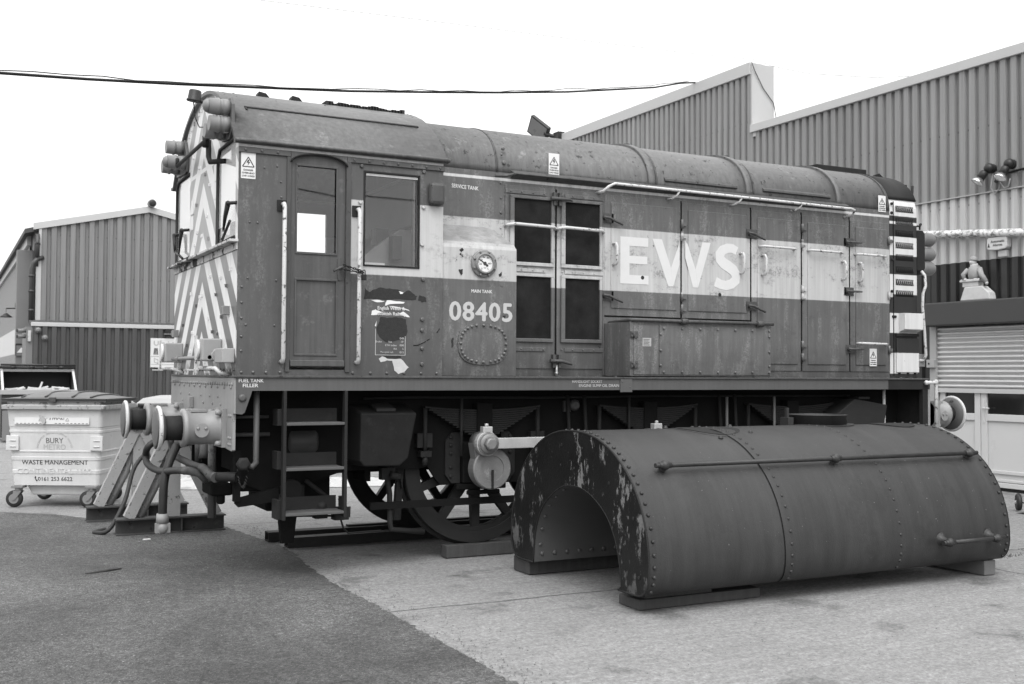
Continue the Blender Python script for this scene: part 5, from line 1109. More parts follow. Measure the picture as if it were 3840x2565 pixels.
# hoses at the front
def hose(pts, r, ext=None):
    # smooth the path
    P_ = [Vector(p_) for p_ in pts]; out_ = []
    for i in range(len(P_)-1):
        p0, p1, p2, p3 = P_[max(i-1, 0)], P_[i], P_[i+1], P_[min(i+2, len(P_)-1)]
        for k_ in range(5):
            t_ = k_/5; out_.append(.5*((2*p1)+(p2-p0)*t_+(2*p0-5*p1+4*p2-p3)*t_*t_+(3*p1-p0-3*p2+p3)*t_**3))
    out_.append(P_[-1]); return MB().tube(out_, r, 12)
h = P(hose([(-.06, 1.34, 1.02), (-.15, 1.45, .985), (-.19, 1.42, .93), (-.25, 1.35, .82), (-.29, 1.31, .68), (-.30, 1.30, .5), (-.30, 1.31, .40)], .037), 'vacuum_hose', M['rubber'])
MB().cyl((-.30, 1.31, .41), (-.30, 1.31, .33), .05, .055, 12).ball((-.30, 1.30, .29), .055, 10).box(-.36, -.24, 1.27, 1.33, .25, .33).build('hose_coupling', M['beam'], h)
h = P(hose([(-.13, 1.9, 1.05), (-.34, 1.74, .97), (-.36, 1.84, .87), (-.35, 1.75, .79), (-.29, 1.5, .755), (-.24, 1.0, .80), (-.22, .80, .81)], .030), 'brake_hose', M['rubber'])
MB().tube([(-.22, .80, .812), (-.20, .68, .82), (-.14, .62, .80), (-.08, .60, .74)], [.034, .034, .03, .032], 10).build('hose_coupling', M['grime'], h)
h = P(hose([(-.12, 2.0, 1.02), (-.12, 1.95, .95), (-.13, 1.75, .88), (-.13, 1.5, .86), (-.12, 1.0, .845), (-.12, .60, .85)], .030), 'brake_hose', M['rubber'])
MB().tube([(-.12, .62, .85), (-.11, .52, .84), (-.09, .42, .80), (-.07, .33, .79)], [.034, .036, .038, .04], 10).build('hose_coupling', M['grime'], h)
P(hose([(-.07, .40, .79), (.0, .25, .80), (.06, .2, .80)], .038), 'air_pipe', M['soot2'])
a = MB(); a.tube([(-.03, .95, 1.06), (-.03, .95, .95), (-.03, .95, .90)], [.04, .04, .05], 10).tube([(-.03, 1.2, 1.1), (-.03, 1.2, .85)], .03, 8).tube([(-.03, 1.1, 1.1), (-.03, 1.1, .9)], .012, 6).tube([(.0, .8, 1.1), (.0, .78, .42)], .035, 8); P(a, 'pipe_stub', M['grime'])
a = MB()
a.tube([(-.012, 1.275, 1.18), (-.2, 1.275, 1.19), (-.28, 1.275, 1.16)], .03, 8); P(a, 'coupling_hook', M['soot2'])
# chain and padlock on the cab door: a thing of its own
t = thing('door_chain', (.88, -.07, 2.42), 'dark chain and padlock tying the cab door handle to the white rail', 'chain')
def chain(pts, r=.0042, step=.018):
    a = MB(); P_ = [Vector(p_) for p_ in pts]; k_ = 0
    for p_, q_ in zip(P_, P_[1:]):
        n_ = max(1, int((q_-p_).length/step))
        for i in range(n_):
            c_ = p_.lerp(q_, (i+.5)/n_); d_ = (q_-p_).normalized(); s_ = Vector((0, 1, 0)) if k_ % 2 else d_.cross(Vector((0, 1, 0)))
            ring_ = [c_+d_*(.015*math.cos(R(40*j)))+s_*(.0075*math.sin(R(40*j))) for j in range(10)]; a.tube(ring_, r, 5, False); k_ += 1
    return a
chain([(.83, -.05, 2.475), (.88, -.07, 2.455), (.94, -.095, 2.435), (.975, -.10, 2.42)]).build('chain', M['soot2'], t)
chain([(.975, -.10, 2.415), (.92, -.095, 2.42), (.87, -.08, 2.43), (.82, -.05, 2.44)]).build('chain', M['soot2'], t)
MB().box(.965, 1.0, -.115, -.085, 2.355, 2.40).tube([(.972, -.1, 2.40), (.972, -.1, 2.43), (.982, -.1, 2.438), (.992, -.1, 2.43), (.992, -.1, 2.40)], .005, 6).build('padlock', M['soot2'], t, bev=.006)
# EWS lettering
ST = YH-.0185
def strip(pts, w_, mb, y0=ST-.002, y1=ST):
    n_ = len(pts); L_, R_ = [], []
    ws = w_ if isinstance(w_, list) else [w_]*n_
    for i in range(n_):
        p_ = Vector(pts[i]); dv = (Vector(pts[min(i+1, n_-1)])-Vector(pts[max(i-1, 0)])).normalized(); nv = Vector((-dv.y, dv.x))*ws[i]/2
        L_.append(tuple(p_+nv)); R_.append(tuple(p_-nv))
    for i in range(n_-1): mb.prism([L_[i], L_[i+1], R_[i+1], R_[i]], 'y', y0, y1)
    return mb
a = MB(); x0, x1, zb, zt_ = 3.745, 4.07, 2.485, 2.935
a.prism([(x0, zb), (x1, zb), (x1, zb+.085), (x0+.105, zb+.085), (x0+.105, zb+.195), (x1-.015, zb+.195), (x1-.015, zb+.27), (x0+.105, zb+.27), (x0+.105, zt_-.085), (x1-.005, zt_-.085), (x1-.005, zt_), (x0, zt_)], 'y', ST-.002, ST); P(a, 'logo_letter', M['ews'], parent=d1)
a = MB()
Wp = [(4.105, 2.935), (4.235, 2.935), (4.335, 2.62), (4.385, 2.79)]
a.prism([(4.115, 2.935), (4.225, 2.935), (4.335, 2.66), (4.362, 2.48), (4.302, 2.48)], 'y', ST-.002, ST).prism([(4.3355, 2.66), (4.3625, 2.4805), (4.435, 2.70), (4.435, 2.935), (4.425, 2.89)], 'y', ST-.002, ST); P(a, 'logo_letter', M['ews'], parent=d1)
a = MB(); a.prism([(4.505, 2.935), (4.505, 2.77), (4.60, 2.48), (4.66, 2.48), (4.63, 2.66), (4.535, 2.90)], 'y', ST-.002, ST).prism([(4.6305, 2.66), (4.6605, 2.48), (4.815, 2.935), (4.715, 2.935)], 'y', ST-.002, ST); P(a, 'logo_letter', M['ews'], parent=d2)
a = MB()
s_pts = [(5.145, 2.87), (5.09, 2.895), (5.03, 2.895), (4.965, 2.87), (4.93, 2.825), (4.935, 2.78), (4.975, 2.74), (5.04, 2.71), (5.10, 2.675), (5.135, 2.63), (5.13, 2.575), (5.08, 2.535), (5.01, 2.515), (4.94, 2.525), (4.875, 2.55)]
strip(s_pts, [.085, .09, .095, .10, .115, .115, .115, .115, .115, .115, .11, .10, .095, .095, .10], a); P(a, 'logo_letter', M['ews'], parent=d2)
# ================================================================== SADDLE TANK
tk = thing('saddle_tank', (3.95, -1.32, 0), 'large dark riveted saddle tank lying on timbers in front of the locomotive', 'tank')
TX0, TX1 = 2.2, 5.72
outer = [(-.70, .125), (-.46, .125), (-.385, .15), (-.34, .215), (-.325, .33), (-.345, .50), (-.40, .67), (-.48, .81), (-.58, .925), (-.70, 1.02), (-.83, 1.095), (-.98, 1.15), (-1.14, 1.183), (-1.32, 1.192)]
outer = outer+[(-2.64-y+.0, z) for y, z in outer[::-1][1:]]
outer = [(y if y > -1.32 else y, z) for y, z in outer]
inner = [(-1.98, .125)]+[(-1.955, .3), (-1.90, .46), (-1.80, .60), (-1.66, .70), (-1.50, .765), (-1.33, .785), (-1.16, .765), (-1.0, .69), (-.86, .585), (-.77, .46), (-.72, .31), (-.70, .125)]
def smoothp(pts, k=4):
    out_ = []
    for i in range(len(pts)-1):
        p0, p1, p2, p3 = [Vector(pts[j]) for j in (max(i-1, 0), i, i+1, min(i+2, len(pts)-1))]
        for q in range(k):
            t_ = q/k; out_.append(tuple(.5*((2*p1)+(p2-p0)*t_+(2*p0-5*p1+4*p2-p3)*t_*t_+(3*p1-p0-3*p2+p3)*t_**3)))
    return out_+[tuple(pts[-1])]
so, si = smoothp(outer), smoothp(inner)
def tank_sheet(prof, xs, mb, close=False):
    o_ = len(mb.v); n_ = len(prof)
    for x in xs: mb.v += [(x, y, z) for y, z in prof]
    for i in range(len(xs)-1):
        for j in range(n_-1): mb.face((o_+i*n_+j, o_+i*n_+j+1, o_+(i+1)*n_+j+1, o_+(i+1)*n_+j), True)
    return mb
nrm_c = lambda y, z: Vector((0, y+1.32, max(z-.35, .0)+.02)).normalized()
def rivets_line(mb, x, step=.052, skip=.16):
    acc = 0; last = Vector(so[0])
    for q in so[1:]:
        acc += (Vector(q)-last).length; last = Vector(q)
        if acc > step and q[1] > skip: mb.rivet((x, q[0], q[1]), nrm_c(*q), .0155, .95); acc = 0
    return mb
rivets_line(tank_sheet(so, [TX0+.006, 3.39], MB()), TX0+.045).build('shell_plate', M['tank'], tk)
off = lambda pr, g_: [(y+nrm_c(y, z).y*g_, z+nrm_c(y, z).z*g_) for y, z in pr]
rivets_line(rivets_line(tank_sheet(off(so, .006), [3.37, 4.56], MB()), 3.43), 4.50).build('shell_plate', M['tank'], tk)
rivets_line(tank_sheet(so, [4.54, TX1-.006], MB()), TX1-.04).build('shell_plate', M['tank'], tk)
a = MB()
for x0 in (3.372, 4.545):
    pr = off(so, .0045); tank_sheet(pr, [x0-.008, x0], a)
a.build('seam', M['soot'], tk)
a = tank_sheet(si, [TX0, TX1], MB())
for i in range(30): a.rivet((TX0+.08+i*.115, -.705, .19), (0, -1, .1), .02, .6)
for q in si[::3]:
    if q[1] > .2 and q[0] > -1.35: a.rivet((TX0+.06, q[0], q[1]), Vector((0, -(q[0]+1.32), -max(q[1]-.1, 0)-.1)), .018, .6)
a.build('tunnel_plate', worn('tunnel_paint', .075, .3, 4, .45), tk)
a = MB(); a.prism(so+si[1:-1], 'x', TX0, TX0+.012)
for y, z in ((-2.2, .25), (-2.19, .52), (-2.13, .64), (-1.99, .55), (-1.97, .40), (-1.82, .85), (-1.45, 1.07), (-1.15, 1.08), (-.45, .25), (-.47, .45), (-.66, .50), (-.48, .62), (-.75, .92)): a.lathe([(.013, 0), (.012, .004)], (TX0-.001, y, z), XN, 8, True, 1)
a.build('end_plate', [M['tankend'], M['black']], tk); MB().prism(so+si[1:-1], 'x', TX1-.012, TX1).build('end_plate', M['tankend'], tk)
a = MB(); a.tube([(TX0+.003, y, z) for y, z in so], .008, 6); a.tube([(TX0+.003, y, z) for y, z in si], .006, 6); a.build('edge_bead', M['soot2'], tk)
# band of cleaner paint, openings on top
def saddle_disc(cx, cy, rx, ry, h0, h1, name, mat, n=30, inner_=None):
    a = MB()
    def zt(y): 
        for (y0, z0), (y1, z1) in zip(so, so[1:]):
            if min(y0, y1) <= y <= max(y0, y1) and z0 > .5: return z0+(z1-z0)*((y-y0)/(y1-y0) if y1 != y0 else 0)
        return 1.19
    o_ = len(a.v); rings = [(1.0, h0), (1.0, h1)]+([(inner_, h1), (inner_, h0-.01)] if inner_ else [(0.02, h1)])
    for f_, h_ in rings:
        for i in range(n):
            q = 2*math.pi*i/n; x, y = cx+rx*f_*math.cos(q), cy+ry*f_*math.sin(q); a.v.append((x, y, zt(y)+h_))
    for k_ in range(len(rings)-1):
        for i in range(n): j = (i+1) % n; a.face((o_+k_*n+i, o_+k_*n+j, o_+(k_+1)*n+j, o_+(k_+1)*n+i))
    return a.build(name, mat, tk), zt
M['hole'] = worn('rusty_inside', .012, .5, 8, .8)
rim1, zt_f = saddle_disc(3.38, -1.40, .285, .285, .001, .003, 'opening_rim', M['tank'], inner_=.86)
saddle_disc(3.38, -1.40, .25, .25, .003, .008, 'opening', M['hole'])
a = MB()
for q in (20, 75, 140, 250, 320): x, y = 3.38+.33*math.cos(R(q)), -1.40+.33*math.sin(R(q)); a.lathe([(.02, 0), (.02, .012), (.012, .012), (.012, .022)], (x, y, zt_f(y)), (0, -.2, 1), 6)
a.build('studs', M['tank'], tk)
saddle_disc(4.72, -1.18, .31, .30, .001, .012, 'collar_flange', M['tank'])
MB().lathe([(.245, 0), (.245, .085), (.255, .09), (.225, .092), (.22, .03)], (4.72, -1.18, 1.19), (0, 0, 1), 36).build('filler_collar', M['tank'], tk)
MB().box(4.36, 4.42, -1.22, -1.12, 1.185, 1.26).box(4.38, 4.405, -1.18, -1.155, 1.26, 1.34).build('hinge_lug', M['tank'], tk)
saddle_disc(5.40, -1.37, .19, .19, .002, .008, 'opening', M['hole'])
# handrails
def tank_rail(y, z, x0, x1, knobs, base):
    rl = MB().tube([(x0, y, z), (x1, y, z)], .0175, 12).build('handrail', M['tank'], tk)
    for x in knobs:
        a = MB(); a.ball((x, y, z), .036, 16).cyl((x-.05, y, z), (x+.05, y, z), .022, n=12); by, bz = base; d_ = Vector((0, by-y, bz-z)); L_ = d_.length
        a.lathe([(.026, 0), (.026, L_*.4), (.034, L_*.75), (.052, L_), (.06, L_+.004)], (x, y, z), d_, 16); a.build('knob', M['tank'], rl)
tank_rail(-2.07, .985, 2.42, 5.63, (2.50, 4.08, 5.54), (-1.985, .90)); tank_rail(-2.40, .335, 4.86, 5.55, (4.93, 5.46), (-2.315, .345))
# timbers
M['timber'] = worn('weathered_timber', .05, .5, 9, .85, streak=.2, bs=.4); M['timber2'] = worn('grey_timber', .12, .4, 9, .85, bs=.4)
def timber(x0, x1, y0, y1, z1, lab, mat=None, grp='timbers on the ground'):
    o = MB().box(x0, x1, y0, y1, .0055, z1).build('timber', mat or M['timber'], at=((x0+x1)/2, (y0+y1)/2, 0), bev=.006); tag(o, lab, 'timber', grp)
timber(2.22, 3.35, -.60, -.33, .124, 'dark timber under the far leg of the saddle tank'); timber(2.27, 3.32, -2.10, -1.84, .075, 'dark timber under the near leg of the saddle tank')
o = MB().box(2.33, 2.9, -2.08, -1.87, .0755, .124).build('packing_board', M['timber'], at=(2.6, -2, .0755), bev=.004); tag(o, 'thin board packed between the near timber and the tank', 'board')
timber(5.53, 5.66, -2.22, -.4, .124, 'pale squared timber sticking out from the right end of the saddle tank', M['timber2'])
timber(1.94, 3.3, .40, .52, .115, 'short worn timber in front of the leading wheel', M['timber'])
# steel channels lying beneath
def channel(x0, x1, y0, y1, lab):
    a = MB(); a.box(x0, x1, y0, y1, .006, .018).box(x0, x1, y0, y0+.012, .0181, .085).box(x0, x1, y1-.012, y1, .0181, .085).box(x0, x1, y0, y1, .0851, .097)
    tag(a.build('steel_beam', M['soot2'], at=(x0, y0, 0)), lab, 'beam', 'steel beams lying under the locomotive')
channel(.86, 5.0, 1.54, 1.67, 'rusty steel beam under the cab steps, nearer of the pair'); channel(.79, 5.0, 1.96, 2.10, 'rusty steel beam under the cab steps, farther of the pair')
for y, lab in ((.49, 'near rail carrying the wheels of the locomotive'), (2.06, 'far rail carrying the wheels of the locomotive')):
    tag(MB().box(3.32 if y < 1 else 1.6, 8.6, y-.035, y+.035, .09, .115).box(3.32 if y < 1 else 1.6, 8.6, y-.01, y+.01, .02, .09).box(3.32 if y < 1 else 1.6, 8.6, y-.06, y+.06, .005, .02).build('rail', M['soot2'], at=(5, y, 0)), lab, 'rail')

# ================================================================== TRESTLES
M['trestle'] = worn('chipped_grey_paint', .27, .3, 8, .6, rust=.585, rustv=.11, rsc=16)
M['foot'] = worn('scaly_foot_beam', .045, .7, 12, .8, rust=.6, pale=.3)
def trestle(x, y):
    t = thing('jacking_trestle', (x, y, 0), 'grey steel trestle on an I beam foot, nearest behind the buffers', 'trestle', 'steel trestles behind the buffers')
    a = MB(); a.box(x-.53, x+.53, y-.09, y+.09, .006, .018).box(x-.53, x+.53, y-.006, y+.006, .018, .15).box(x-.53, x+.53, y-.09, y+.09, .15, .165)
    for q in (-.05, .09): a.box(x+q, x+q+.01, y-.085, y-.006, .0181, .1499)
    a.build('foot_beam', M['foot'], t); 
    MB().box(x-.06, x+.085, y-.03, y-.015, .166, 1.0).box(x-.06, x-.045, y-.0149, y+.06, .166, 1.0).box(x+.07, x+.085, y-.0149, y+.06, .166, 1.0).build('post', M['trestle'], t)
    for s_, x1 in ((-1, x-.41), (1, x+.45)):
        b_ = Vector((x1-x, 0, -.80)).normalized(); n_ = Vector((b_.z, 0, -b_.x)); p0 = Vector((x+s_*.05, y, .96)); p1 = Vector((x1, y, .166)); a = MB(); w_ = .052
        pts = [(p0+n_*w_), (p1+n_*w_), (p1-n_*w_), (p0-n_*w_)]; a.prism([(q.x, q.z) for q in pts], 'y', y-.05, y-.038)
        a.prism([((p0+n_*w_).x, (p0+n_*w_).z), ((p1+n_*w_).x, (p1+n_*w_).z), ((p1+n_*(w_-.012)).x, (p1+n_*(w_-.012)).z), ((p0+n_*(w_-.012)).x, (p0+n_*(w_-.012)).z)], 'y', y-.0379, y+.04); a.build('strut', M['trestle'], t)
    a = MB(); a.tube([(x-.30, y+.05, .17), (x-.14, y+.05, .5), (x-.05, y+.05, .8)], [.05, .05, .04], 6).build('brace', M['trestle'], t)
    a = MB(); a.box(x-.12, x+.14, y-.08, y+.08, 1.0, 1.03).cyl((x+.01, y, 1.03), (x+.01, y, 1.10), .05, n=14); a.build('head_plate', M['trestle'], t); return t
t1 = trestle(.085, 3.06); copy_thing(t1, (-.06, 4.22, 0), 'grey steel trestle on an I beam foot, farther one next to the waste bin')
tag(hose([(-.5, 3.4, .02), (-.62, 3.25, .02), (-.5, 3.12, .05), (-.33, 3.3, .3), (-.22, 3.5, .6), (-.1, 3.6, .75)], .022).build('hose', M['rubber'], at=(-.5, 3.3, 0)), 'loose black hose trailing to the ground between the trestles', 'hose')

# ================================================================== WASTE BINS
M['binp'] = worn('bin_paint', .50, .3, 4, .45, rust=.655, rustv=.2, rsc=9, streak=.04, bs=.12); M['bingrey'] = worn('bin_worn_rim', .34, .35, 12, .55, rust=.55, rustv=.16, rsc=12)
M['lid'] = worn('bin_lid_plastic', .085, .2, 5, .4); M['lidd'] = worn('bin_lid_edge', .06, .2, 5, .45); M['ink'] = worn('bin_ink', .03, .2, 9, .5); M['ink2'] = worn('bin_faded_ink', .13, .3, 9, .5); M['ink3'] = worn('bin_pale_ink', .34, .2, 9, .5); M['castor'] = worn('castor_steel', .20, .3, 6, .4, metal=.3)
wbin = thing('waste_bin', (-.58, 6.04, 0), 'white four wheeled waste bin with grey curved lid and black lettering', 'bin')
bmesh_first = len(bpy.data.objects)
BO = Vector((-.58, 6.04, 0))
def BB(mb, name, mat, parent=wbin, bev=0): # built in the bin's own axes (width x, depth y)
    mb.v = [(q[0]+BO.x, q[1]+BO.y, q[2]) for q in mb.v]; return mb.build(name, mat, parent, bev=bev)
def loft(mb, secs):
    o_ = len(mb.v); n_ = len(secs[0][0])
    for pts, z in secs: mb.v += [(x, y, z) for x, y in pts]
    for k_ in range(len(secs)-1):
        for i in range(n_): j = (i+1) % n_; mb.face((o_+k_*n_+i, o_+k_*n_+j, o_+(k_+1)*n_+j, o_+(k_+1)*n_+i))
    mb.face([o_+i for i in range(n_)][::-1]); mb.face([o_+(len(secs)-1)*n_+i for i in range(n_)]); return mb
def rrect(w_, d_, r_, n_=5):
    out_ = []
    for cx, cy, a0 in ((w_-r_, d_-r_, 0), (-w_+r_, d_-r_, 90), (-w_+r_, -d_+r_, 180), (w_-r_, -d_+r_, 270)):
        out_ += [(cx+r_*math.cos(R(a0+90*i/n_)), cy+r_*math.sin(R(a0+90*i/n_))) for i in range(n_+1)]
    return out_
def bw_(z): return .515+.055*(z-.27)/.89
def bd_(z): return .40+.07*(z-.27)/.89
secs = []
for z, e in ((.265, 0), (.40, 0), (.405, .005), (.445, .005), (.45, 0), (.56, 0), (.565, .005), (.60, .005), (.605, 0), (.655, 0), (.66, .005), (.675, .005), (.68, .0), (.885, 0), (.89, .004), (.915, .004), (.92, 0), (.955, .0), (.96, .004), (1.165, .004)): secs.append((rrect(bw_(z)+e, bd_(z)+e, .05), z))
body = BB(loft(MB(), secs), 'body', M['binp'])
BB(loft(MB(), [(rrect(.62, .515, .03), 1.166), (rrect(.625, .52, .03), 1.215), (rrect(.60, .50, .03), 1.222)]), 'rim', M['bingrey'], bev=.004)
BB(loft(MB(), [(rrect(.575, .47, .04), 1.2221), (rrect(.585, .48, .04), 1.275)]), 'collar', M['bingrey'])
a = MB(); lidp = [(-.60, .48)]
n_ = 16; o_ = 0
xs = [-.62+1.24*i/14 for i in range(15)]; ysl = [-.50+1.0*i/10 for i in range(11)]
for k_, dz in enumerate((0, -.035)):
    for x in xs:
        for y in ysl: a.v.append((x, y, 1.29+.062*(1-(abs(x)/.62)**2.4)*(1-(abs(y)/.5)**2.6)+dz+.018*(1 if abs(x) < .36 and abs(y) < .36 else 0)))
nn = 11
for k_ in (0, 1):
    for i in range(14):
        for j in range(10): b_ = k_*165+i*nn+j; a.face((b_, b_+nn, b_+nn+1, b_+1), True)
for i in range(14):
    for j in (0, 10): b_ = i*nn+j; a.face((b_, b_+nn, b_+nn+165, b_+165))
for j in range(10):
    for i in (0, 14): b_ = i*nn+j; a.face((b_, b_+1, b_+166, b_+165))
lid = BB(a, 'lid', M['lid']); BB(loft(MB(), [(rrect(.63, .51, .03), 1.2751), (rrect(.635, .515, .03), 1.292)]), 'lid_edge', M['lidd'], lid)
for x in (-.40, -.12, .2, .42):
    m_ = MB(); m_.tube([(x, -.45+.09*i, 1.297+.062*(1-(abs(x)/.62)**2.4)*(1-(abs(-.45+.09*i)/.5)**2.6)+(.014 if abs(x) < .36 and abs(-.45+.09*i) < .36 else 0)) for i in range(11)], .012, 6); BB(m_, 'lid_rib', M['lidd'], lid)
BB(MB().box(-.04, .04, -.545, -.51, 1.25, 1.31), 'lid_handle', M['lidd'], lid, .006)
a = MB(); a.prism([(-.40, .264), (-.33, .14), (.33, .14), (.40, .264)], 'y', -.30, .32); BB(a, 'underpan', M['binp'], bev=.02)
for x, z in ((-.5, .80), (.50, .80)):
    m_ = MB(); m_.box(x-.075, x+.075, -bd_(.8)-.022, -bd_(.8)-.003, .68, .855).box(x-.03, x+.045, -bd_(.8)-.032, -bd_(.8)-.0221, .72, .735).box(x-.03, x+.045, -bd_(.8)-.032, -bd_(.8)-.0221, .79, .805); BB(m_, 'lifting_pocket', M['binp'], bev=.006)
for x in (-.44, .44):
    for y in (-.40, .40):
        m_ = MB(); m_.box(x-.07, x+.07, y-.06, y+.06, .235, .262).cyl((x, y, .20), (x, y, .235), .045, n=14); k_ = (-.06, .03)
        for q in (-.035, .035): m_.prism([(x-.05, .20), (x+.05, .20), (x-.03, .09), (x-.07, .09)], 'y', y+q-.004, y+q+.004)
        cs = BB(m_, 'castor', M['castor'], bev=.003); m_ = MB(); m_.lathe([(.05, -.024), (.092, -.024), (.10, -.012), (.10, .012), (.092, .024), (.05, .024)], (x-.05, y, .105), (0, 1, 0), 28); BB(m_, 'tyre', M['rubber'], cs)
        m_ = MB(); m_.lathe([(.058, -.027), (.058, .027)], (x-.05, y, .105), (0, 1, 0), 20).lathe([(.016, -.042), (.016, .042)], (x-.05, y, .105), (0, 1, 0), 10); BB(m_, 'hub', M['castor'], cs)
fr_ = lambda x, z, e=.0: (lambda u, v, t: (BO.x+x+u, BO.y-bd_(z+v)-e-t, z+v))
text('BURY', 'lettering', M['ink2'], wbin, 0, 0, 0, width=.205, height=.062, face=fr_(-.105, .765), bold=0.0076)
text('METRO', 'lettering', M['ink3'], wbin, 0, 0, 0, width=.262, height=.062, face=fr_(-.135, .69), bold=0.0076)
text('WASTE MANAGEMENT', 'lettering', M['ink'], wbin, 0, 0, 0, width=.79, height=.052, face=fr_(-.40, .512), bold=0.0057)
text('CONTINENTAL 1100', 'embossed_lettering', M['binp'], wbin, 0, 0, 0, width=.88, height=.062, face=fr_(-.45, .404, .001), depth=.009)
text('0161 253 6622', 'lettering', M['ink'], wbin, 0, 0, 0, width=.41, height=.046, face=fr_(-.21, .318), bold=0.0046)
a = MB(); q = [(-.245, .366), (-.240, .34), (-.225, .322)]; a.tube([(BO.x+x, BO.y-bd_(z)-.002, z) for x, z in q], .005, 5).ball((BO.x-.24, BO.y-bd_(.36)-.002, .362), .009, 6).ball((BO.x-.224, BO.y-bd_(.325)-.002, .322), .009, 6).build('handset_symbol', M['ink'], wbin)
cl_ = MB(); cl_.prism([(-.47, 1.035), (.42, 1.035), (.42, 1.115), (-.47, 1.115)], 'y', -bd_(1.07)-.0165, -bd_(1.07)-.0100); clab = BB(cl_, 'caution_label', M['labelw'])
text('CA', 'lettering', M['ink3'], clab, 0, 0, 0, width=.07, height=.036, face=fr_(-.10, 1.075, .013), bold=0.0076); text('UTION', 'lettering', M['ink'], clab, 0, 0, 0, width=.165, height=.036, face=fr_(-.065+.02, 1.075, .013), bold=0.0114)
text('DO NOT climb up or enter', 'lettering', M['ink2'], clab, 0, 0, 0, width=.27, height=.016, face=fr_(-.38, 1.062, .013)); text('this could result in serious injury or death.', 'lettering', M['ink2'], clab, 0, 0, 0, width=.40, height=.016, face=fr_(-.04, 1.058, .013))
m_ = MB()
for i in range(19):
    x = -.45+i*.046
    if not (-.16 < x < -.03): m_.prism([(x, 1.041), (x+.028, 1.041), (x+.028, 1.048), (x, 1.048)], 'y', -bd_(1.045)-.0185, -bd_(1.045)-.0160)
BB(m_, 'dashed_rule', M['ink'], clab)
for x in (-.16, .16):
    m_ = MB(); tri = [(x-.02, 1.075), (x+.02, 1.075), (x, 1.11)]
    for i in range(3): p_, q = tri[i], tri[(i+1) % 3]; m_.tube([(p_[0], -bd_(1.09)-.0165, p_[1]), (q[0], -bd_(1.09)-.0165, q[1])], .002, 4)
    BB(m_, 'hazard_symbol', M['ink2'], clab)
m_ = MB(); m_.prism(ragged([(-.17, 1.10), (-.12, 1.08), (-.09, 1.02), (-.13, .985), (-.15, 1.03)], .008, 4, 3), 'y', -bd_(1.05)-.035, -bd_(1.05)-.0166); BB(m_, 'torn_flap', M['ink3'])
clab.location.z -= .045
# arc of small letters over BURY METRO
word = 'ENVIRONMENT AND DEVELOPMENT SERVICES'; ctr = (-.005, .70)
for i, c_ in enumerate(word):
    if c_ == ' ': continue
    an = R(176-172*i/(len(word)-1)); rx = .195; px_, pz_ = ctr[0]+rx*math.cos(an), ctr[1]+.18*math.sin(an); ro = an-math.pi/2
    def pf(u, v, t, px_=px_, pz_=pz_, ro=ro):
        u -= .007; x = px_+u*math.cos(ro)-v*math.sin(ro); z = pz_+u*math.sin(ro)+v*math.cos(ro); return (BO.x+x, BO.y-bd_(z)-t-.0005, z)
    text(c_, 'lettering', M['ink3'], wbin, 0, 0, 0, height=.02, face=pf)
wbin.rotation_euler = (0, 0, R(-28.6))
def small_bin(x, y, rz, lab, mat_body, mat_lid, h=1.05):
    t = thing('wheeled_bin', (0, 0, 0), lab, 'bin'); 
    loft(MB(), [(rrect(.42, .36, .04), .2), (rrect(.5, .42, .04), h)]).build('body', mat_body, t); loft(MB(), [(rrect(.53, .45, .04), h+.001), (rrect(.53, .45, .04), h+.04)]).build('rim', mat_body, t)
    a = MB(); o_ = 0; rings = [(.54, .46, 1.045), (.54, .46, 1.07), (.45, .38, 1.15), (.25, .2, 1.19), (.02, .02, 1.195)]
    loft(a, [(rrect(w_, d_, min(.05, w_/3)), h-1.05+z+.04) for w_, d_, z in rings]); a.build('lid', mat_lid, t)
    for q in (-.38, .38):
        for s_ in (-.3, .3): MB().lathe([(.09, -.02), (.09, .02)], (q, s_, .10), (0, 1, 0), 16).box(q-.03, q+.03, s_-.035, s_+.035, .1, .2).build('castor', M['rubber'], t)
    a = MB(); a.cyl((-.5, -.47, h+.03), (-.3, -.47, h+.03), .03, n=8).build('hinge', M['black'], t)
    t.location = (x, y, 0); t.rotation_euler = (0, 0, rz); return t
small_bin(1.42, 10.2, R(-20), 'dark wheeled bin with a pale domed lid behind the buffer beam', worn('dark_bin', .05, .3, 5, .5), worn('pale_bin_lid', .28, .15, 4, .45))
small_bin(.05, 9.3, R(-25), 'wheeled bin with a grey domed lid hidden behind the white waste bin', worn('grey_bin', .12, .3, 5, .5), worn('grey_bin_lid', .28, .15, 4, .45), h=1.04)

# ================================================================== small things on the ground
def crumple(name, cx, cy, w_, d_, h_, rz, seed, mat, lab, cat, n=26):
    from mathutils import noise as nz
    a = MB(); rm = Matrix.Translation((cx, cy, 0)) @ Matrix.Rotation(rz, 4, 'Z')
    for i in range(n+1):
        for j in range(n+1):
            u, v = i/n*2-1, j/n*2-1; e = max(0, (1-abs(u)**3)*(1-abs(v)**3)); z = .008+h_*e*(.35+.75*abs(nz.noise(Vector((u*2.6+seed, v*2.6, 1))))+.5*abs(nz.noise(Vector((u*6+seed, v*6, 3))))+.15*nz.noise(Vector((u*14, v*14, seed))))*(1.15-.75*(u*.5+.5))
            a.v.append(tuple(rm @ Vector((u*w_+.08*nz.noise(Vector((u*3, v*3, seed))), v*d_+.08*nz.noise(Vector((v*3, u*3, seed+4))), z))))
    for i in range(n):
        for j in range(n): b_ = i*(n+1)+j; a.face((b_, b_+n+1, b_+n+2, b_+1), False)
    o = a.build(name, mat, at=(cx, cy, 0)); tag(o, lab, cat)
M['tarp'] = worn('pale_plastic_sheet', .36, .2, 4, .5)
crumple('plastic_sheet', 1.45, 7.3, .95, .42, .30, R(-28), 3, M['tarp'], 'crumpled pale plastic sheeting on the ground beyond the locomotive', 'sheet')
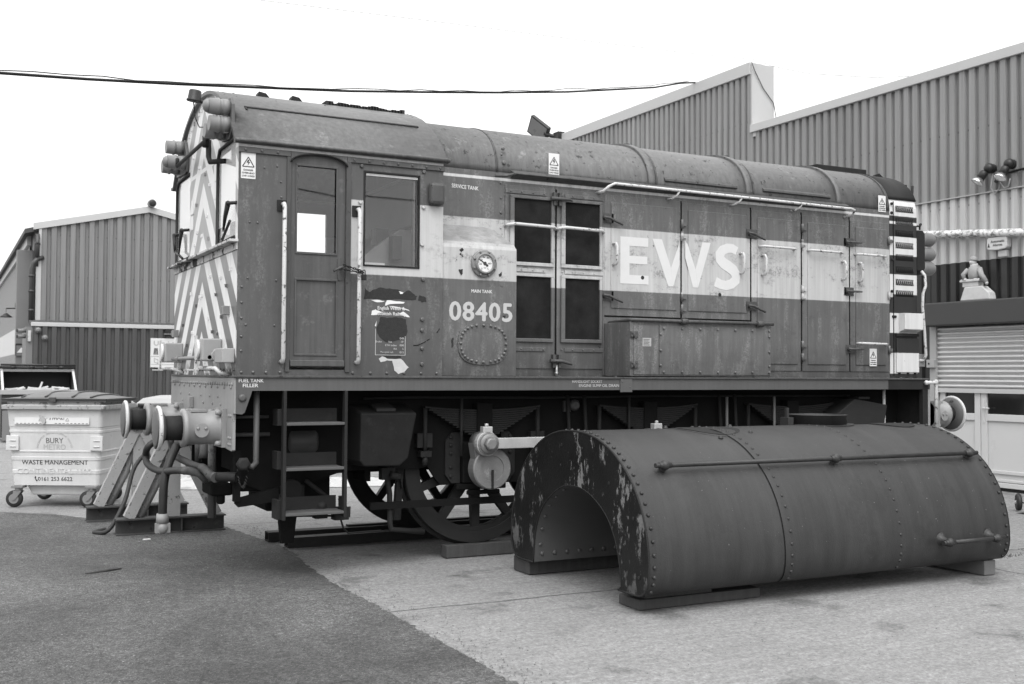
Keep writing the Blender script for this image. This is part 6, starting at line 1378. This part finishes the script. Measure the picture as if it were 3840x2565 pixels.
crumple('plastic_sheet', 3.3, 7.0, .9, .5, .14, R(-10), 9, M['tarp'], 'low crumpled sheeting lying beyond the leading wheels', 'sheet')
t = thing('sack_truck', (9.52, .58, 0), 'small wheeled hand truck at the right edge before the white doors', 'hand truck')
for y in (.58, .16):
    wl = MB().lathe([(.055, -.028), (.09, -.028), (.105, -.012), (.105, .012), (.09, .028), (.055, .028)], (9.52, y, .108), (-1, .9, 0), 26).build('wheel', M['rubber'], t)
    MB().lathe([(.06, -.018), (.06, .018)], (9.52, y, .108), (-1, .9, 0), 20).build('hub', worn('hub_plastic', .05, .2, 5, .5), wl); MB().lathe([(.02, -.04), (.018, .04)], (9.52, y, .108), (-1, .9, 0), 14).build('hub_cap', M['chrome'], wl)
a = MB(); a.tube([(9.56, .44, .12), (9.66, .40, 1.1), (9.72, .2, 1.18), (9.66, -.0, 1.1), (9.56, .0, .12)], .016, 8).tube([(9.52, .58, .108), (9.52, .16, .108)], .01, 6).tube([(9.6, .42, .5), (9.6, .0, .5)], .012, 6); a.build('frame', M['pillar'], t)
MB().box(9.3, 9.58, .02, .45, .02, .03).build('toe_plate', M['pillar'], t)
# loose grit along the tarmac edge and over the yard
a = MB(); rnd = random.Random(31)
def grit(x, y, r_):
    o_ = len(a.v); z0 = .004; ph_ = rnd.uniform(0, 6)
    for k_ in range(4): q_ = ph_+k_*1.571; a.v.append((x+r_*math.cos(q_)*rnd.uniform(.7, 1.2), y+r_*math.sin(q_)*rnd.uniform(.7, 1.2), z0))
    a.v.append((x+rnd.uniform(-.3, .3)*r_, y+rnd.uniform(-.3, .3)*r_, z0+r_*rnd.uniform(.6, 1.1)))
    for k_ in range(4): a.face((o_+k_, o_+(k_+1) % 4, o_+4))
for i in range(1500):
    y = rnd.uniform(-5.0, 3.2); grit(.74+abs(rnd.gauss(0, .16))-(.05 if y < 0 else -.06), y, rnd.uniform(.002, .0065))
for i in range(1400): grit(rnd.uniform(.9, 9), rnd.uniform(-4.6, 1.6), rnd.uniform(.0018, .0055))
for i in range(900): grit(rnd.uniform(-4, .65), rnd.uniform(-5, 4), rnd.uniform(.0018, .005))
tag(a.build('grit', worn('loose_grit', .10, .9, 40, .85)), 'loose grit scattered over the tarmac edge and concrete', 'grit', kind='stuff')
# weeds by the timber, litter
a = MB(); rnd = random.Random(12)
for cx, cy, n_ in ((6.55, -1.65, 60), (7.6, -1.35, 80), (7.1, -1.45, 40)):
    for i in range(n_):
        x, y = cx+rnd.gauss(0, .09), cy+rnd.gauss(0, .035); h_ = rnd.uniform(.01, .05); dx, dy = rnd.uniform(-.03, .03), rnd.uniform(-.03, .03); o_ = len(a.v)
        a.v += [(x-.003, y, .001), (x+.003, y, .001), (x+dx, y+dy, h_)]; a.face((o_, o_+1, o_+2))
tag(a.build('weeds', worn('weed_leaves', .06, .3, 9, .7)), 'small weeds growing in the concrete joint right of the tank', 'weeds', kind='stuff')
for x, y, s_, lab in ((-.22, 2.62, .035, 'small white scrap of litter on the asphalt before the trestle'),):
    a = MB(); a.prism(ragged([(-s_, -s_*.6), (s_, -s_*.5), (s_*.9, s_*.6), (-s_*.7, s_*.5)], .006, 4, 3), 'z', .006, .014); o = a.build('litter', M['labelw'], local=True); o.location = (x, y, 0); tag(o, lab, 'litter')
o = MB().tube([(-.95, .95, .012), (-.80, 1.0, .013), (-.66, 1.06, .012)], [.004, .012, .004], 5).build('twig', M['timber'], at=(-.8, 1, 0)); tag(o, 'thin dark twig lying on the asphalt', 'twig')
